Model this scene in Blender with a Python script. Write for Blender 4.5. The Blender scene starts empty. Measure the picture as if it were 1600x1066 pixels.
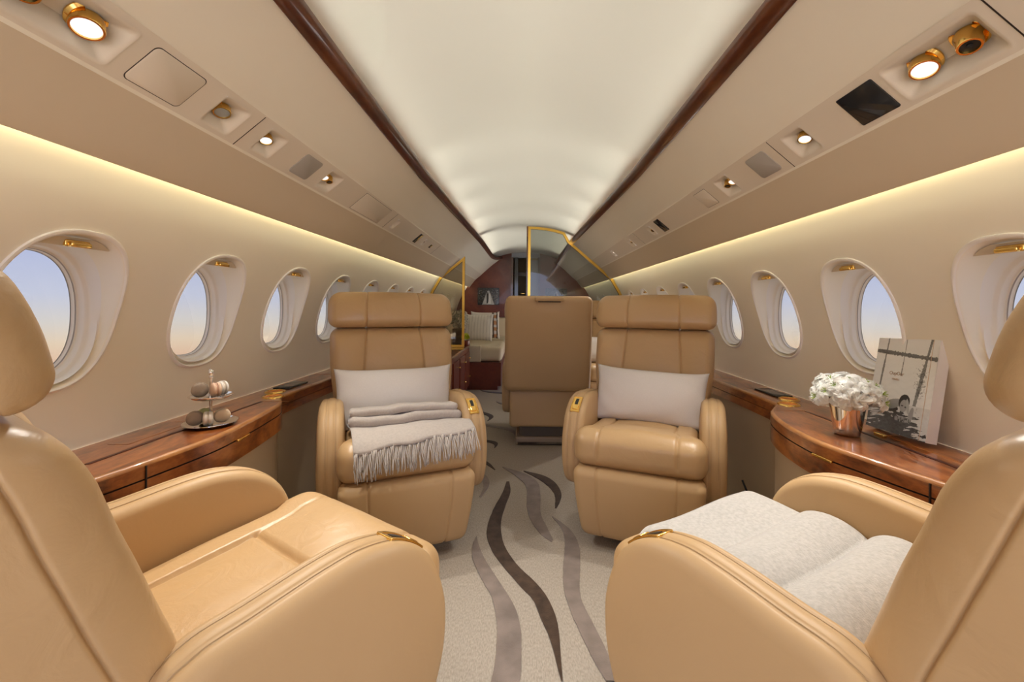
import bpy, math, random
import numpy as np
from mathutils import Vector, Matrix, Euler
random.seed(11)
S = bpy.context.scene
COL = S.collection
PI = math.pi
CAMX, CAMZ = -0.0125, 1.0
CY0 = 0.96          # height of cabin width axis helper
Y0, Y1 = -1.5, 7.0  # cabin extent

# ------------------------------------------------------------------ materials
def M(name):
    m = bpy.data.materials.new(name); m.use_nodes = True
    nt = m.node_tree
    return m, nt, nt.nodes['Principled BSDF']
def N(nt, t, **kw):
    n = nt.nodes.new(t)
    for k, v in kw.items():
        if k in n.inputs: n.inputs[k].default_value = v
        else: setattr(n, k, v)
    return n
def simple(name, col, rough=.5, metal=0, spec=.5, coat=0, emit=None, es=1):
    m, nt, b = M(name)
    b.inputs['Base Color'].default_value = (*col, 1)
    b.inputs['Roughness'].default_value = rough
    b.inputs['Metallic'].default_value = metal
    b.inputs['Specular IOR Level'].default_value = spec
    b.inputs['Coat Weight'].default_value = coat
    if emit:
        b.inputs['Emission Color'].default_value = (*emit, 1); b.inputs['Emission Strength'].default_value = es
    return m
def noisy(name, c1, c2, scale, rough, bump=0, bscale=None, stretch=(1,1,1), spec=.5, coat=0, detail=4, coatr=.05, sheen=0, bdist=.002):
    m, nt, b = M(name); L = nt.links.new
    tc = N(nt, 'ShaderNodeTexCoord'); mp = N(nt, 'ShaderNodeMapping'); mp.inputs['Scale'].default_value = stretch
    L(tc.outputs['Object'], mp.inputs['Vector'])
    nz = N(nt, 'ShaderNodeTexNoise'); nz.inputs['Scale'].default_value = scale; nz.inputs['Detail'].default_value = detail
    L(mp.outputs[0], nz.inputs['Vector'])
    r = N(nt, 'ShaderNodeValToRGB'); r.color_ramp.elements[0].color = (*c1,1); r.color_ramp.elements[1].color = (*c2,1)
    r.color_ramp.elements[0].position = .3; r.color_ramp.elements[1].position = .7
    L(nz.outputs['Fac'], r.inputs['Fac']); L(r.outputs['Color'], b.inputs['Base Color'])
    b.inputs['Roughness'].default_value = rough; b.inputs['Specular IOR Level'].default_value = spec
    b.inputs['Coat Weight'].default_value = coat; b.inputs['Coat Roughness'].default_value = coatr
    b.inputs['Sheen Weight'].default_value = sheen
    if bump:
        n2 = N(nt, 'ShaderNodeTexNoise'); n2.inputs['Scale'].default_value = bscale or scale; n2.inputs['Detail'].default_value = 3
        L(mp.outputs[0], n2.inputs['Vector'])
        bp = N(nt, 'ShaderNodeBump'); bp.inputs['Strength'].default_value = bump; bp.inputs['Distance'].default_value = bdist
        L(n2.outputs['Fac'], bp.inputs['Height']); L(bp.outputs['Normal'], b.inputs['Normal'])
    return m
def wood(name, dark, mid, light, scale=5, coat=1.0, stretch=(1,.35,1), dist=1.6):
    m, nt, b = M(name); L = nt.links.new
    tc = N(nt, 'ShaderNodeTexCoord'); mp = N(nt, 'ShaderNodeMapping'); mp.inputs['Scale'].default_value = stretch
    L(tc.outputs['Object'], mp.inputs['Vector'])
    n1 = N(nt, 'ShaderNodeTexNoise'); n1.inputs['Scale'].default_value = scale; n1.inputs['Detail'].default_value = 6; n1.inputs['Distortion'].default_value = dist
    n2 = N(nt, 'ShaderNodeTexNoise'); n2.inputs['Scale'].default_value = scale*14; n2.inputs['Detail'].default_value = 4; n2.inputs['Distortion'].default_value = .6
    L(mp.outputs[0], n1.inputs['Vector']); L(mp.outputs[0], n2.inputs['Vector'])
    mx = N(nt, 'ShaderNodeMath'); mx.operation = 'MULTIPLY_ADD'; mx.inputs[1].default_value = .35
    L(n2.outputs['Fac'], mx.inputs[0]); L(n1.outputs['Fac'], mx.inputs[2])
    r = N(nt, 'ShaderNodeValToRGB'); e = r.color_ramp.elements
    e[0].position = .45; e[0].color = (*dark,1); e[1].position = .9; e[1].color = (*light,1)
    e2 = e.new(.66); e2.color = (*mid,1)
    L(mx.outputs[0], r.inputs['Fac']); L(r.outputs['Color'], b.inputs['Base Color'])
    b.inputs['Roughness'].default_value = .3; b.inputs['Coat Weight'].default_value = coat; b.inputs['Coat Roughness'].default_value = .03
    return m
def glass(name, tint=(1,1,1), refl=.06):
    m, nt, b = M(name); L = nt.links.new
    nt.nodes.remove(b); out = nt.nodes['Material Output']
    t = N(nt, 'ShaderNodeBsdfTransparent'); t.inputs['Color'].default_value = (*tint,1)
    g = N(nt, 'ShaderNodeBsdfGlossy'); g.inputs['Roughness'].default_value = .02
    f = N(nt, 'ShaderNodeLayerWeight'); f.inputs['Blend'].default_value = .12
    a = N(nt, 'ShaderNodeMath'); a.operation = 'ADD'; a.inputs[1].default_value = refl; a.use_clamp = True
    mx = N(nt, 'ShaderNodeMixShader')
    p = N(nt, 'ShaderNodeMath'); p.operation='MULTIPLY'; p.inputs[1].default_value = .5
    L(f.outputs['Fresnel' if False else 'Facing'], p.inputs[0]); L(p.outputs[0], a.inputs[0]); L(a.outputs[0], mx.inputs[0]); L(t.outputs[0], mx.inputs[1]); L(g.outputs[0], mx.inputs[2])
    L(mx.outputs[0], out.inputs['Surface'])
    return m
def vcol(name, rough=.3, coat=0, emis=0):
    m, nt, b = M(name)
    a = N(nt, 'ShaderNodeAttribute'); a.attribute_name = 'print'
    nt.links.new(a.outputs['Color'], b.inputs['Base Color'])
    b.inputs['Roughness'].default_value = rough; b.inputs['Coat Weight'].default_value = coat
    return m

LEATHER = noisy('tan_leather', (.47,.30,.145), (.50,.325,.16), 3, .36, bump=.10, bscale=260, spec=.5, bdist=.0006)
LEATHER_S = noisy('tan_leather_smooth', (.46,.298,.147), (.49,.322,.163), 3, .5, bump=.08, bscale=300, spec=.35, bdist=.0006)
SEAM = simple('stitch_thread', (.40,.26,.13), .6)
WALLM = noisy('cream_wall_vinyl', (.82,.765,.655), (.84,.785,.675), 2, .5, bump=.05, bscale=400, spec=.3, bdist=.0004)
PANELD = noisy('tan_valance_panel', (.62,.52,.39), (.635,.535,.402), 2, .55, spec=.25)
PSUM = noisy('warm_grey_service_panel', (.73,.655,.55), (.745,.67,.565), 2, .5, spec=.3)
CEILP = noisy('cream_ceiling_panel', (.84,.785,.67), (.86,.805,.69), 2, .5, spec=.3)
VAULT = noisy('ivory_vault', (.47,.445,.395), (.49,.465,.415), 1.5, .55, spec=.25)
BURL = wood('walnut_burl', (.085,.018,.003), (.25,.066,.012), (.43,.145,.034), 8, dist=2.6)
def wrinkle(m,scale,strength,dist):
    nt=m.node_tree; b=nt.nodes['Principled BSDF']; L=nt.links.new
    old=b.inputs['Normal'].links[0].from_node
    tc=N(nt,'ShaderNodeTexCoord'); nz=N(nt,'ShaderNodeTexNoise'); nz.inputs['Scale'].default_value=scale; nz.inputs['Detail'].default_value=5; nz.inputs['Distortion'].default_value=1.8
    L(tc.outputs['Object'],nz.inputs['Vector'])
    bp=N(nt,'ShaderNodeBump'); bp.inputs['Strength'].default_value=strength; bp.inputs['Distance'].default_value=dist
    L(nz.outputs['Fac'],bp.inputs['Height']); L(old.outputs['Normal'],bp.inputs['Normal']); L(bp.outputs['Normal'],b.inputs['Normal'])
wrinkle(LEATHER,13,.35,.006); wrinkle(LEATHER_S,9,.18,.005)
BURLEDGE = wood('walnut_glint_and_joint', (.22,.08,.02), (.33,.13,.035), (.45,.20,.06), 9)  # joint lines, and the highlight painted along the ledge edge
MAHO = wood('mahogany_gloss', (.04,.009,.003), (.085,.019,.005), (.16,.045,.010), 7, coat=.6)
MAHO2 = wood('red_mahogany_panel', (.10,.016,.007), (.15,.026,.010), (.20,.040,.014), 2, coat=.25)
DARKSLOT = simple('dark_gap', (.02,.01,.007), .6)
REDSLOT = simple('red_brown_groove', (.05,.008,.004), .4)
DADO = noisy('beige_dado_leather', (.50,.385,.255), (.52,.402,.27), 3, .55, spec=.3)
GOLD = simple('polished_gold', (.90,.58,.17), .12, 1)
GOLDS = simple('satin_gold_frame', (.80,.50,.10), .25, 1)
SILVER = simple('polished_silver', (.86,.84,.82), .08, 1)
CHROMEW = simple('polished_vase_silver', (.88,.82,.76), .05, 1)
BLACK = simple('black_plastic', (.012,.012,.012), .35)
BLACKG = simple('black_glass', (.02,.021,.024), .08)
GREYP = simple('grey_speaker_cloth', (.40,.37,.335), .75)
LENS = simple('lit_lamp_lens', (.9,.9,.9), .2, emit=(.90,.95,1), es=.42)
LENSOFF = simple('unlit_lamp_lens', (.35,.36,.35), .1, spec=.8)
WHITEP = noisy('white_window_liner', (.80,.765,.72), (.82,.785,.74), 2, .38, spec=.4)
WHITEL = simple('white_window_lip', (.86,.83,.79), .3)
SHADEM = simple('pleated_shade_cream', (.62,.53,.40), .6)
GASKET = simple('window_gasket', (.38,.35,.34), .5)
PANE = glass('window_pane_glass', (.455,.455,.455), .01)
GLASSL = glass('bronze_partition_glass', (.70,.66,.57), .05)
GLASSR = glass('grey_partition_glass', (.66,.67,.64), .04)
CARPET = noisy('beige_loop_carpet', (.295,.255,.212), (.43,.376,.316), 260, .95, bump=.5, bscale=420, stretch=(1,.35,1), spec=.1, bdist=.003)
CARPD = noisy('dark_brown_pile', (.040,.024,.014), (.075,.045,.028), 30, .95, bump=.4, bscale=300, spec=.1, sheen=.2)
CARPT = noisy('taupe_pile', (.165,.13,.11), (.25,.20,.172), 14, .9, bump=.4, bscale=300, spec=.1, sheen=.3)
PILLOWM = noisy('pearl_cushion_cloth', (.64,.595,.555), (.68,.635,.60), 300, .75, bump=.15, bscale=500, spec=.2, sheen=.2, bdist=.001)
THROWM = noisy('taupe_cashmere', (.42,.37,.33), (.48,.425,.38), 120, .9, bump=.35, bscale=350, spec=.1, sheen=.5, bdist=.002)
THROWG = noisy('pale_grey_wool', (.355,.337,.318), (.465,.442,.42), 130, .95, bump=.45, bscale=260, spec=.1, sheen=.5, detail=6)
PETAL = simple('white_petal', (.93,.93,.91), .6)
_nt=PETAL.node_tree; _tr=_nt.nodes.new('ShaderNodeBsdfTranslucent'); _tr.inputs['Color'].default_value=(.93,.93,.90,1); _mx=_nt.nodes.new('ShaderNodeMixShader'); _mx.inputs[0].default_value=.4
_nt.links.new(_nt.nodes['Principled BSDF'].outputs[0],_mx.inputs[1]); _nt.links.new(_tr.outputs[0],_mx.inputs[2]); _nt.links.new(_mx.outputs[0],_nt.nodes['Material Output'].inputs['Surface'])
GREEN = simple('leaf_green', (.30,.42,.06), .5)
GREYG = noisy('grey_green_sprigs', (.30,.31,.26), (.55,.56,.50), 40, .8)
YELLOWG = simple('chartreuse_petals', (.55,.60,.03), .5)
GREYV = simple('grey_stone_vase', (.17,.15,.135), .6)
SOFAC = noisy('cream_sofa_leather', (.56,.48,.34), (.60,.515,.37), 3, .5)
PAPER = simple('book_pages', (.82,.79,.76), .6)
CABLE = simple('black_cable', (.01,.01,.01), .5)
FLOORG = simple('grey_floor_track', (.45,.42,.40), .5)
PRINT = vcol('printed_picture', .22, .4)
CLOTHPRINT = vcol('striped_cushion_cloth', .85)
DOORG = simple('grey_blue_door', (.33,.35,.40), .35)
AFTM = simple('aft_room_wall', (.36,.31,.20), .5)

# ------------------------------------------------------------------ mesh helpers
def mk(name, V, F, mats, mi=None, smooth=True, sharp=40):
    me = bpy.data.meshes.new(name)
    me.from_pydata([tuple(map(float, v)) for v in V], [], [tuple(int(i) for i in f) for f in F])
    if not isinstance(mats, (list, tuple)): mats = [mats]
    for m in mats: me.materials.append(m)
    if mi is not None: me.polygons.foreach_set('material_index', [int(i) for i in mi])
    me.polygons.foreach_set('use_smooth', [bool(smooth)]*len(me.polygons))
    me.update()
    if smooth and sharp: me.set_sharp_from_angle(angle=math.radians(sharp))
    return me
def fixn(me):
    import bmesh
    bm = bmesh.new(); bm.from_mesh(me); bmesh.ops.recalc_face_normals(bm, faces=bm.faces); bm.to_mesh(me); bm.free(); return me
def ob(name, me, parent=None, mat=None):
    o = bpy.data.objects.new(name, me); COL.objects.link(o)
    if parent is not None: o.parent = parent
    if mat is not None: o.matrix_local = mat
    return o
def tag(o, label=None, cat=None, group=None, kind=None):
    if label: o['label'] = label
    if cat: o['category'] = cat
    if group: o['group'] = group
    if kind: o['kind'] = kind
    return o
def thing(name, label, cat, mat=None, group=None):
    o = bpy.data.objects.new(name, None); COL.objects.link(o); o.empty_display_size = .05
    if mat is not None: o.matrix_world = mat
    return tag(o, label, cat, group)
def TR(x=0, y=0, z=0, rx=0, ry=0, rz=0):
    return Matrix.Translation((x,y,z)) @ Euler((rx,ry,rz), 'XYZ').to_matrix().to_4x4()

class MB:
    def __init__(s): s.V=[]; s.F=[]; s.I=[]
    def add(s, V, F, i=0, mat=None):
        b=len(s.V)
        if mat is not None: V=[mat @ Vector(v) for v in V]
        s.V += [tuple(v) for v in V]; s.F += [tuple(b+k for k in f) for f in F]; s.I += [i]*len(F); return s
    def box(s, c, h, i=0, mat=None):
        V=[(c[0]+sx*h[0], c[1]+sy*h[1], c[2]+sz*h[2]) for sx in(-1,1) for sy in(-1,1) for sz in(-1,1)]
        F=[(0,1,3,2),(4,6,7,5),(0,4,5,1),(2,3,7,6),(0,2,6,4),(1,5,7,3)]
        return s.add(V,F,i,mat)
    def lathe(s, prof, n=32, i=0, mat=None, cap=True):
        V=[];F=[]
        for r,z in prof:
            for k in range(n):
                a=2*PI*k/n; V.append((r*math.cos(a), r*math.sin(a), z))
        for j in range(len(prof)-1):
            for k in range(n):
                k2=(k+1)%n; F.append((j*n+k, j*n+k2, (j+1)*n+k2, (j+1)*n+k))
        if cap:
            F.append(tuple(range(n))[::-1]); F.append(tuple((len(prof)-1)*n+k for k in range(n)))
        return s.add(V,F,i,mat)
    def tube(s, pts, r, n=8, i=0, mat=None, taper=None):
        pts=[Vector(p) for p in pts]; V=[];F=[]
        up=Vector((0,0,1))
        for j,p in enumerate(pts):
            d=(pts[min(j+1,len(pts)-1)]-pts[max(j-1,0)]).normalized()
            a=d.cross(up)
            if a.length<1e-3: a=d.cross(Vector((1,0,0)))
            a.normalize(); b=d.cross(a).normalized()
            rr = r*(taper[j] if taper else 1)
            for k in range(n):
                t=2*PI*k/n; V.append(p+a*(rr*math.cos(t))+b*(rr*math.sin(t)))
        for j in range(len(pts)-1):
            for k in range(n):
                k2=(k+1)%n; F.append((j*n+k,j*n+k2,(j+1)*n+k2,(j+1)*n+k))
        F.append(tuple(range(n))[::-1]); F.append(tuple((len(pts)-1)*n+k for k in range(n)))
        return s.add(V,F,i,mat)
    def grid(s, fn, nu, nv, i=0, closeu=False, mat=None):
        V=[fn(u/nu, v/nv) for u in range(nu + (0 if closeu else 1)) for v in range(nv+1)]
        F=[]; nuu = nu
        for u in range(nuu):
            for v in range(nv):
                u2=(u+1)%nu if closeu else u+1
                F.append((u*(nv+1)+v, u2*(nv+1)+v, u2*(nv+1)+v+1, u*(nv+1)+v+1))
        return s.add(V,F,i,mat)
    def me(s, name, mats, smooth=True, sharp=40, fix=True):
        m = mk(name, s.V, s.F, mats, s.I, smooth, None)
        if fix: fixn(m)
        if smooth and sharp: m.set_sharp_from_angle(angle=math.radians(sharp))
        return m

def axc(h, r, n, seams=(), w=.006, m=4):
    a=[]
    e=[r*math.tan(i*PI/4/m) for i in range(m+1)]
    a += [-(h-r)-t for t in e]+[(h-r)+t for t in e]
    a += list(np.linspace(-(h-r),(h-r),n))
    for s in seams: a += [s+w*k for k in (-2.2,-1.4,-.8,-.4,0,.4,.8,1.4,2.2)]
    a=sorted(x for x in a if -h-1e-9<=x<=h+1e-9); o=[a[0]]
    for x in a[1:]:
        if x-o[-1]>7e-4: o.append(x)
    o[-1]=h; return o
def rbox(hx,hy,hz,r,n=(16,8,8),seams=((),(),()),m=4,w=.006):
    A=[axc(h,r,k,s,w,m) for h,k,s in zip((hx,hy,hz),n,seams)]
    idx={};V=[]
    def g(i,j,k):
        t=(i,j,k)
        if t not in idx: idx[t]=len(V); V.append((A[0][i],A[1][j],A[2][k]))
        return idx[t]
    nx,ny,nz=[len(a)-1 for a in A]; F=[]
    for i in range(nx):
        for j in range(ny):
            F.append((g(i,j,0),g(i,j+1,0),g(i+1,j+1,0),g(i+1,j,0))); F.append((g(i,j,nz),g(i+1,j,nz),g(i+1,j+1,nz),g(i,j+1,nz)))
        for k in range(nz):
            F.append((g(i,0,k),g(i+1,0,k),g(i+1,0,k+1),g(i,0,k+1))); F.append((g(i,ny,k),g(i,ny,k+1),g(i+1,ny,k+1),g(i+1,ny,k)))
    for j in range(ny):
        for k in range(nz):
            F.append((g(0,j,k),g(0,j,k+1),g(0,j+1,k+1),g(0,j+1,k))); F.append((g(nx,j,k),g(nx,j+1,k),g(nx,j+1,k+1),g(nx,j,k+1)))
    P=np.array(V); H=np.array((hx,hy,hz))
    Q=np.clip(P,-(H-r),H-r); D=P-Q
    L=np.linalg.norm(D,axis=1,keepdims=True); Nn=D/np.maximum(L,1e-9)
    return Q+Nn*r, Nn, F
def rb(hx,hy,hz,r,c=(0,0,0),n=(4,4,4),m=3):
    P,_,F=rbox(hx,hy,hz,r,n,m=m); return P+np.array(c),F
def groove(P,Nn,c,s,d,w=.006,mask=1):
    return P - Nn*(d*np.exp(-((c-s)/w)**2)*mask)[:,None]
def vnoise(P, f, seed=0):
    r=np.random.RandomState(seed); o=np.zeros(len(P))
    for k in range(6):
        d=r.randn(3); d/=np.linalg.norm(d)
        o+=np.sin(P@d*f*(1+.5*r.rand())+r.rand()*6.28)
    return o/6
def catmull(pts, n, closed=False):
    pts=[np.array(p,float) for p in pts]; o=[]; m=len(pts)
    for i in range(m if closed else m-1):
        p0=pts[(i-1)%m] if closed or i>0 else 2*pts[0]-pts[1]
        p1=pts[i]; p2=pts[(i+1)%m]
        p3=pts[(i+2)%m] if closed or i+2<m else 2*pts[-1]-pts[-2]
        for k in range(n):
            t=k/n
            o.append(.5*((2*p1)+(-p0+p2)*t+(2*p0-5*p1+4*p2-p3)*t*t+(-p0+3*p1-3*p2+p3)*t**3))
    if not closed: o.append(pts[-1])
    return o

# ------------------------------------------------------------------ cabin shell
RC, ZC = 1.17, 0.64
def cx(z): return math.sqrt(max(RC*RC-(z-ZC)**2, .01))
COVE=(.96,1.32); PLO=(.821,1.436); PHI=(.725,1.516)
def slope_z(x): return 1.32+.833*(.96-x)
def trim_x(Y,sd=1):
    if sd<0 and Y>6.0: return .488-.085*((Y-6.0)/1.0)**2
    if Y<2.2: return .538
    if Y<4.7: return .538-.045*(Y-2.2)/2.5
    return .493-.005*(Y-4.7)/1.3
YS=[Y0,-.5,.3,1,1.6,2.2,2.7,3.2,3.7,4.2,4.7,5.2,5.7,6.1,6.3,6.5,6.65,6.8,6.9,Y1]

# floor with woven stripes
def floor_pt(px,py):
    dx,dy=px-820,py-479
    c,s_=math.cos(.0085),math.sin(.0085)
    dx,dy = dx*c+dy*s_, -dx*s_+dy*c
    Yd=667*1.0/dy
    return (CAMX+dx/667*Yd, Yd)
fl=MB()
fl.box((0,(Y0+Y1)/2,-.03),(1.15,(Y1-Y0)/2,.03),0)
def stripe(left,right,mi,conv=True):
    f=(lambda p: floor_pt(690+p[0]/2.193,580+p[1]/2.193)) if conv else (lambda p:p)
    Lp=[f(p) for p in left]; Rp=[f(p) for p in right]
    def resamp(P,n=40):
        C=np.array(catmull(P,8)); d=np.r_[0,np.cumsum(np.linalg.norm(np.diff(C,axis=0),axis=1))]
        t=np.linspace(0,d[-1],n); return np.c_[np.interp(t,d,C[:,0]),np.interp(t,d,C[:,1])]
    A,B=resamp(Lp),resamp(Rp); n=len(A)
    A=A+np.random.RandomState(3).randn(n,2)*.0006
    V=[(a[0],a[1],.0035) for a in A]+[(b[0],b[1],.0035) for b in B]+[(a[0],a[1],0) for a in A]+[(b[0],b[1],0) for b in B]
    F=[]
    for k in range(n-1):
        F.append((k,k+1,n+k+1,n+k)); F.append((k,2*n+k,2*n+k+1,k+1)); F.append((n+k,n+k+1,3*n+k+1,3*n+k))
    fl.add(V,F,mi)
stripe([(222,380),(208,420),(180,470),(158,530),(157,570),(175,620),(215,675),(270,740),(310,780),(345,860),(375,930),(400,1030),(412,1066)],
       [(232,380),(236,415),(220,460),(205,510),(205,560),(220,610),(262,670),(320,725),(360,775),(390,840),(402,900),(408,980),(415,1066)],1)
stripe([(118,568),(105,610),(108,650),(140,720),(170,770),(187,840),(190,900),(185,990),(170,1066),(140,1180)],
       [(120,567),(128,600),(150,650),(195,720),(245,800),(268,870),(273,950),(268,1066),(240,1180)],2)
stripe([(378,500),(410,540),(422,590),(417,680),(420,750),(440,820),(480,910),(530,1010),(565,1066)],
       [(380,499),(440,545),(470,600),(474,680),(472,740),(480,790),(520,870),(560,950),(592,1030),(610,1066)],2)
stripe([(208,330),(260,365),(290,400),(292,470),(310,520),(345,565),(378,587)],
       [(210,329),(290,355),(330,385),(339,430),(340,490),(360,535),(382,580)],2)
stripe([(280,344),(330,370),(370,400),(388,430),(388,472)],
       [(282,343),(350,360),(390,385),(410,420),(405,450),(392,473)],1)
stripe([(138,303),(150,318),(183,341)],[(139,302),(165,318),(184,339)],1)
stripe([(128,345),(140,375),(143,400),(130,432)],[(130,344),(158,366),(162,395),(136,434)],2)
for k,(x,y,L,w,mi,a) in enumerate([(-.30,3.15,.34,.05,1,.5),(-.36,2.75,.3,.05,2,-.3),(-.22,3.5,.5,.06,2,.6),(-.38,3.95,.5,.06,1,.2),(-.15,4.3,.5,.06,2,.5),(-.3,4.9,.6,.07,1,.8),(.0,5.4,.7,.07,2,.4),(-.15,6.1,.6,.06,1,.9),(.25,4.3,.6,.06,1,.4),(-.42,3.45,.3,.04,1,.4)]):
    c,s_=math.cos(a),math.sin(a); Lp=[];Rp=[]
    for t in np.linspace(0,1,9):
        u=(t-.5)*L; v=.05*math.sin(t*5.5); ww=w*math.sin(PI*min(max(t,.02),.98))/2
        for lst,sg in ((Lp,-1),(Rp,1)):
            p=(v+sg*ww,u); lst.append((x+p[0]*c-p[1]*s_, y+p[0]*s_+p[1]*c))
    stripe(Lp,Rp,mi,False)
o=ob('floor', fl.me('floor',[CARPET,CARPD,CARPT],smooth=False)); tag(o,'beige carpet with dark brown and taupe waving stripes','floor',kind='structure')

# side walls with oval window openings
WA,WB,WN,WZ=.146,.188,2.45,.974
def oval(th,a,b,n=WN):
    c,s_=math.cos(th),math.sin(th)
    return (a*math.copysign(abs(c)**(2/n),c), b*math.copysign(abs(s_)**(2/n),s_))
PITCH=.4815
WY={-1:[1.012+PITCH*k for k in range(-3,12)], 1:[.957+PITCH*k for k in range(-3,12)]}
ZB,ZT=.56,1.335
def build_wall(sd):
    mb=MB(); ys=WY[sd]; hw=PITCH/2
    corners=[math.atan2(b,a) for b in (ZT-WZ,ZB-WZ) for a in (hw,-hw)]
    TH=sorted(set([round(2*PI*k/72-PI,6) for k in range(72)]+[round(c,6) for c in corners]))
    for yc in ys:
        V=[];F=[];nr=7;n=len(TH)
        for r in range(nr+1):
            t=r/nr
            for th in TH:
                c,s_=math.cos(th),math.sin(th)
                k=min(hw/abs(c) if abs(c)>1e-9 else 9e9, ((ZT-WZ) if s_>0 else (WZ-ZB))/abs(s_) if abs(s_)>1e-9 else 9e9)
                bx,bz=k*c,k*s_
                # oval point at the same polar angle
                q=(abs(c/WA)**WN+abs(s_/WB)**WN)**(-1/WN)
                ox,oz=q*c,q*s_
                y=yc+ox*(1-t)+bx*t; z=WZ+oz*(1-t)+bz*t
                V.append((sd*cx(z),y,z))
        for r in range(nr):
            for k in range(n):
                k2=(k+1)%n; F.append((r*n+k,r*n+k2,(r+1)*n+k2,(r+1)*n+k))
        mb.add(V,F)
    for a,b in ((Y0,ys[0]-hw),(ys[-1]+hw,Y1)):
        if b>a+.01: mb.grid(lambda u,v:(sd*cx(ZB+(ZT-ZB)*v),a+(b-a)*u,ZB+(ZT-ZB)*v),2,12)
    me=mb.me('wall',WALLM,sharp=None,fix=False)
    o=ob('wall_left' if sd<0 else 'wall_right',me)
    tag(o,'cream curved cabin wall on the %s with a row of oval windows'%('left' if sd<0 else 'right'),'wall',kind='structure')
build_wall(-1); build_wall(1)

def win_meshes(sd):
    rings=[(-.009,-.0005,0,1),(-.007,-.005,0,1),(-.002,-.0065,0,1),(.002,-.003,0,1),(.0035,.003,0,3),(.005,.014,0,3),(.0065,.025,.3,3),(.0095,.033,.7,3),
           (.0135,.037,1,0),(.0155,.052,1,0),(.0185,.056,1,0),(.0235,.0585,1,0),(.0255,.062,1,0),(.0265,.073,1,0),(.028,.0745,1,0),(.0315,.075,1,0),(.032,.077,1,2),(.033,.0775,1,2),(.0335,.085,1,0),(.036,.087,1,0)]
    n=96; X0=cx(WZ); V=[];F=[];I=[]
    for dl,D,fl_,mi in rings:
        for k in range(n):
            y,z=oval(2*PI*k/n,WA-dl,WB-dl)
            x=cx(WZ+z)*(1-fl_)+X0*fl_+D
            V.append((sd*x,y,z))
    for r in range(len(rings)-1):
        for k in range(n):
            k2=(k+1)%n; F.append((r*n+k,r*n+k2,(r+1)*n+k2,(r+1)*n+k)); I.append(rings[r+1][3])
    rev=mk('window_reveal',V,F,[WHITEP,WHITEL,GASKET,WALLM],I,True,None)
    if sd>0: rev.flip_normals()
    rev.set_sharp_from_angle(angle=math.radians(50))
    # pane
    P=[(sd*(X0+.0855),*oval(2*PI*k/n,WA-.0345,WB-.0345)) for k in range(n)]+[(sd*(X0+.0885),*oval(2*PI*k/n,WA-.0345,WB-.0345)) for k in range(n)]
    pf=[tuple(range(n)),tuple(range(2*n-1,n-1,-1))]+[(k,(k+1)%n,n+(k+1)%n,n+k) for k in range(n)]
    pane=mk('pane',P,pf,PANE,None,False)
    # shade drawn a little way down from the top of the opening
    V=[];F=[]
    zs=np.linspace(.158,.1785,7)
    for D in (.018,.024):
        for z in zs:
            w=(WA-.0065)*max(1-abs(z/(WB-.0065))**WN,0)**(1/WN)
            for u in np.linspace(-1,1,21):
                V.append((sd*(cx(WZ+z)+D),w*u,z))
    for d in range(2):
        for r in range(6):
            for k in range(20):
                b=d*147+r*21+k; F.append((b,b+1,b+22,b+21))
    for k in range(20): F.append((k,k+1,147+k+1,147+k))
    sh=mk('window_shade',V,F,SHADEM,None,True)
    mb=MB()
    zl=.162; xb=sd*(cx(WZ+zl)+.012)
    P,F2=rb(.007,.024,.006,.0045); mb.add(P+np.array((xb-sd*.004,0,zl)),F2)
    P,F2=rb(.005,.029,.0085,.004); mb.add(P+np.array((xb+sd*.004,0,zl+.003)),F2)
    return rev,pane,sh,mb.me('latch',GOLD)
wi=1
for sd in (-1,1):
    ms=win_meshes(sd)
    for k,yc in enumerate(WY[sd]):
        if k<1: 
            pass
        o=ob('window_%d'%wi,ms[0]); o.location=(0,yc,WZ); tag(o,kind='structure'); wi+=1
        tag(o,('oval cabin window in the %s wall, number %d counted from the close armchair'%(('left' if sd<0 else 'right'),k-2) if k>2 else 'oval cabin window in the %s wall behind the close armchair, number %d'%(('left' if sd<0 else 'right'),3-k)),'window')
        for nm,m in zip(('pane','window_shade','latch'),ms[1:]): ob(nm,m,o)

# valance panels, service strips, ceiling panels, wood trims, vault
def sweep(name,fn,npts,mat,Ys=YS,smooth=True):
    mb=MB(); V=[];F=[]
    for Y in Ys: V+= [(*p,) for p in fn(Y)]
    for i in range(len(Ys)-1):
        for k in range(npts-1):
            a=i*npts+k; F.append((a,a+1,a+npts+1,a+npts))
    mb.add(V,F); return mb.me(name,mat,smooth=smooth,sharp=35,fix=False)
SERV={-1:[],1:[]}   # (Ycentre, half length, half width) of holes cut in the service strips
def strip_frame(sd,Y,off=0):
    mx=((PLO[0]+PHI[0])/2*sd,Y,(PLO[1]+PHI[1])/2)
    e2=Vector((-sd*.768,0,.640)); n=Vector((-sd*.640,0,-.768)); e1=Vector((0,-sd,0))
    Mx=Matrix(((e1.x,e2.x,n.x,mx[0]),(e1.y,e2.y,n.y,mx[1]),(e1.z,e2.z,n.z,mx[2]),(0,0,0,1)))
    return Mx @ Matrix.Translation((0,0,off))
SW=.0625
HOLES={-1:[(.705,.095,.046),(1.083,.047,.044),(1.267,.043,.043),(1.655,.052,.045),(2.50,.026,.034),(3.22,.03,.03)],
        1:[(.815,.095,.046),(1.222,.045,.044),(1.664,.052,.045),(2.66,.035,.035),(3.17,.05,.035),(3.80,.05,.035)]}
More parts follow.
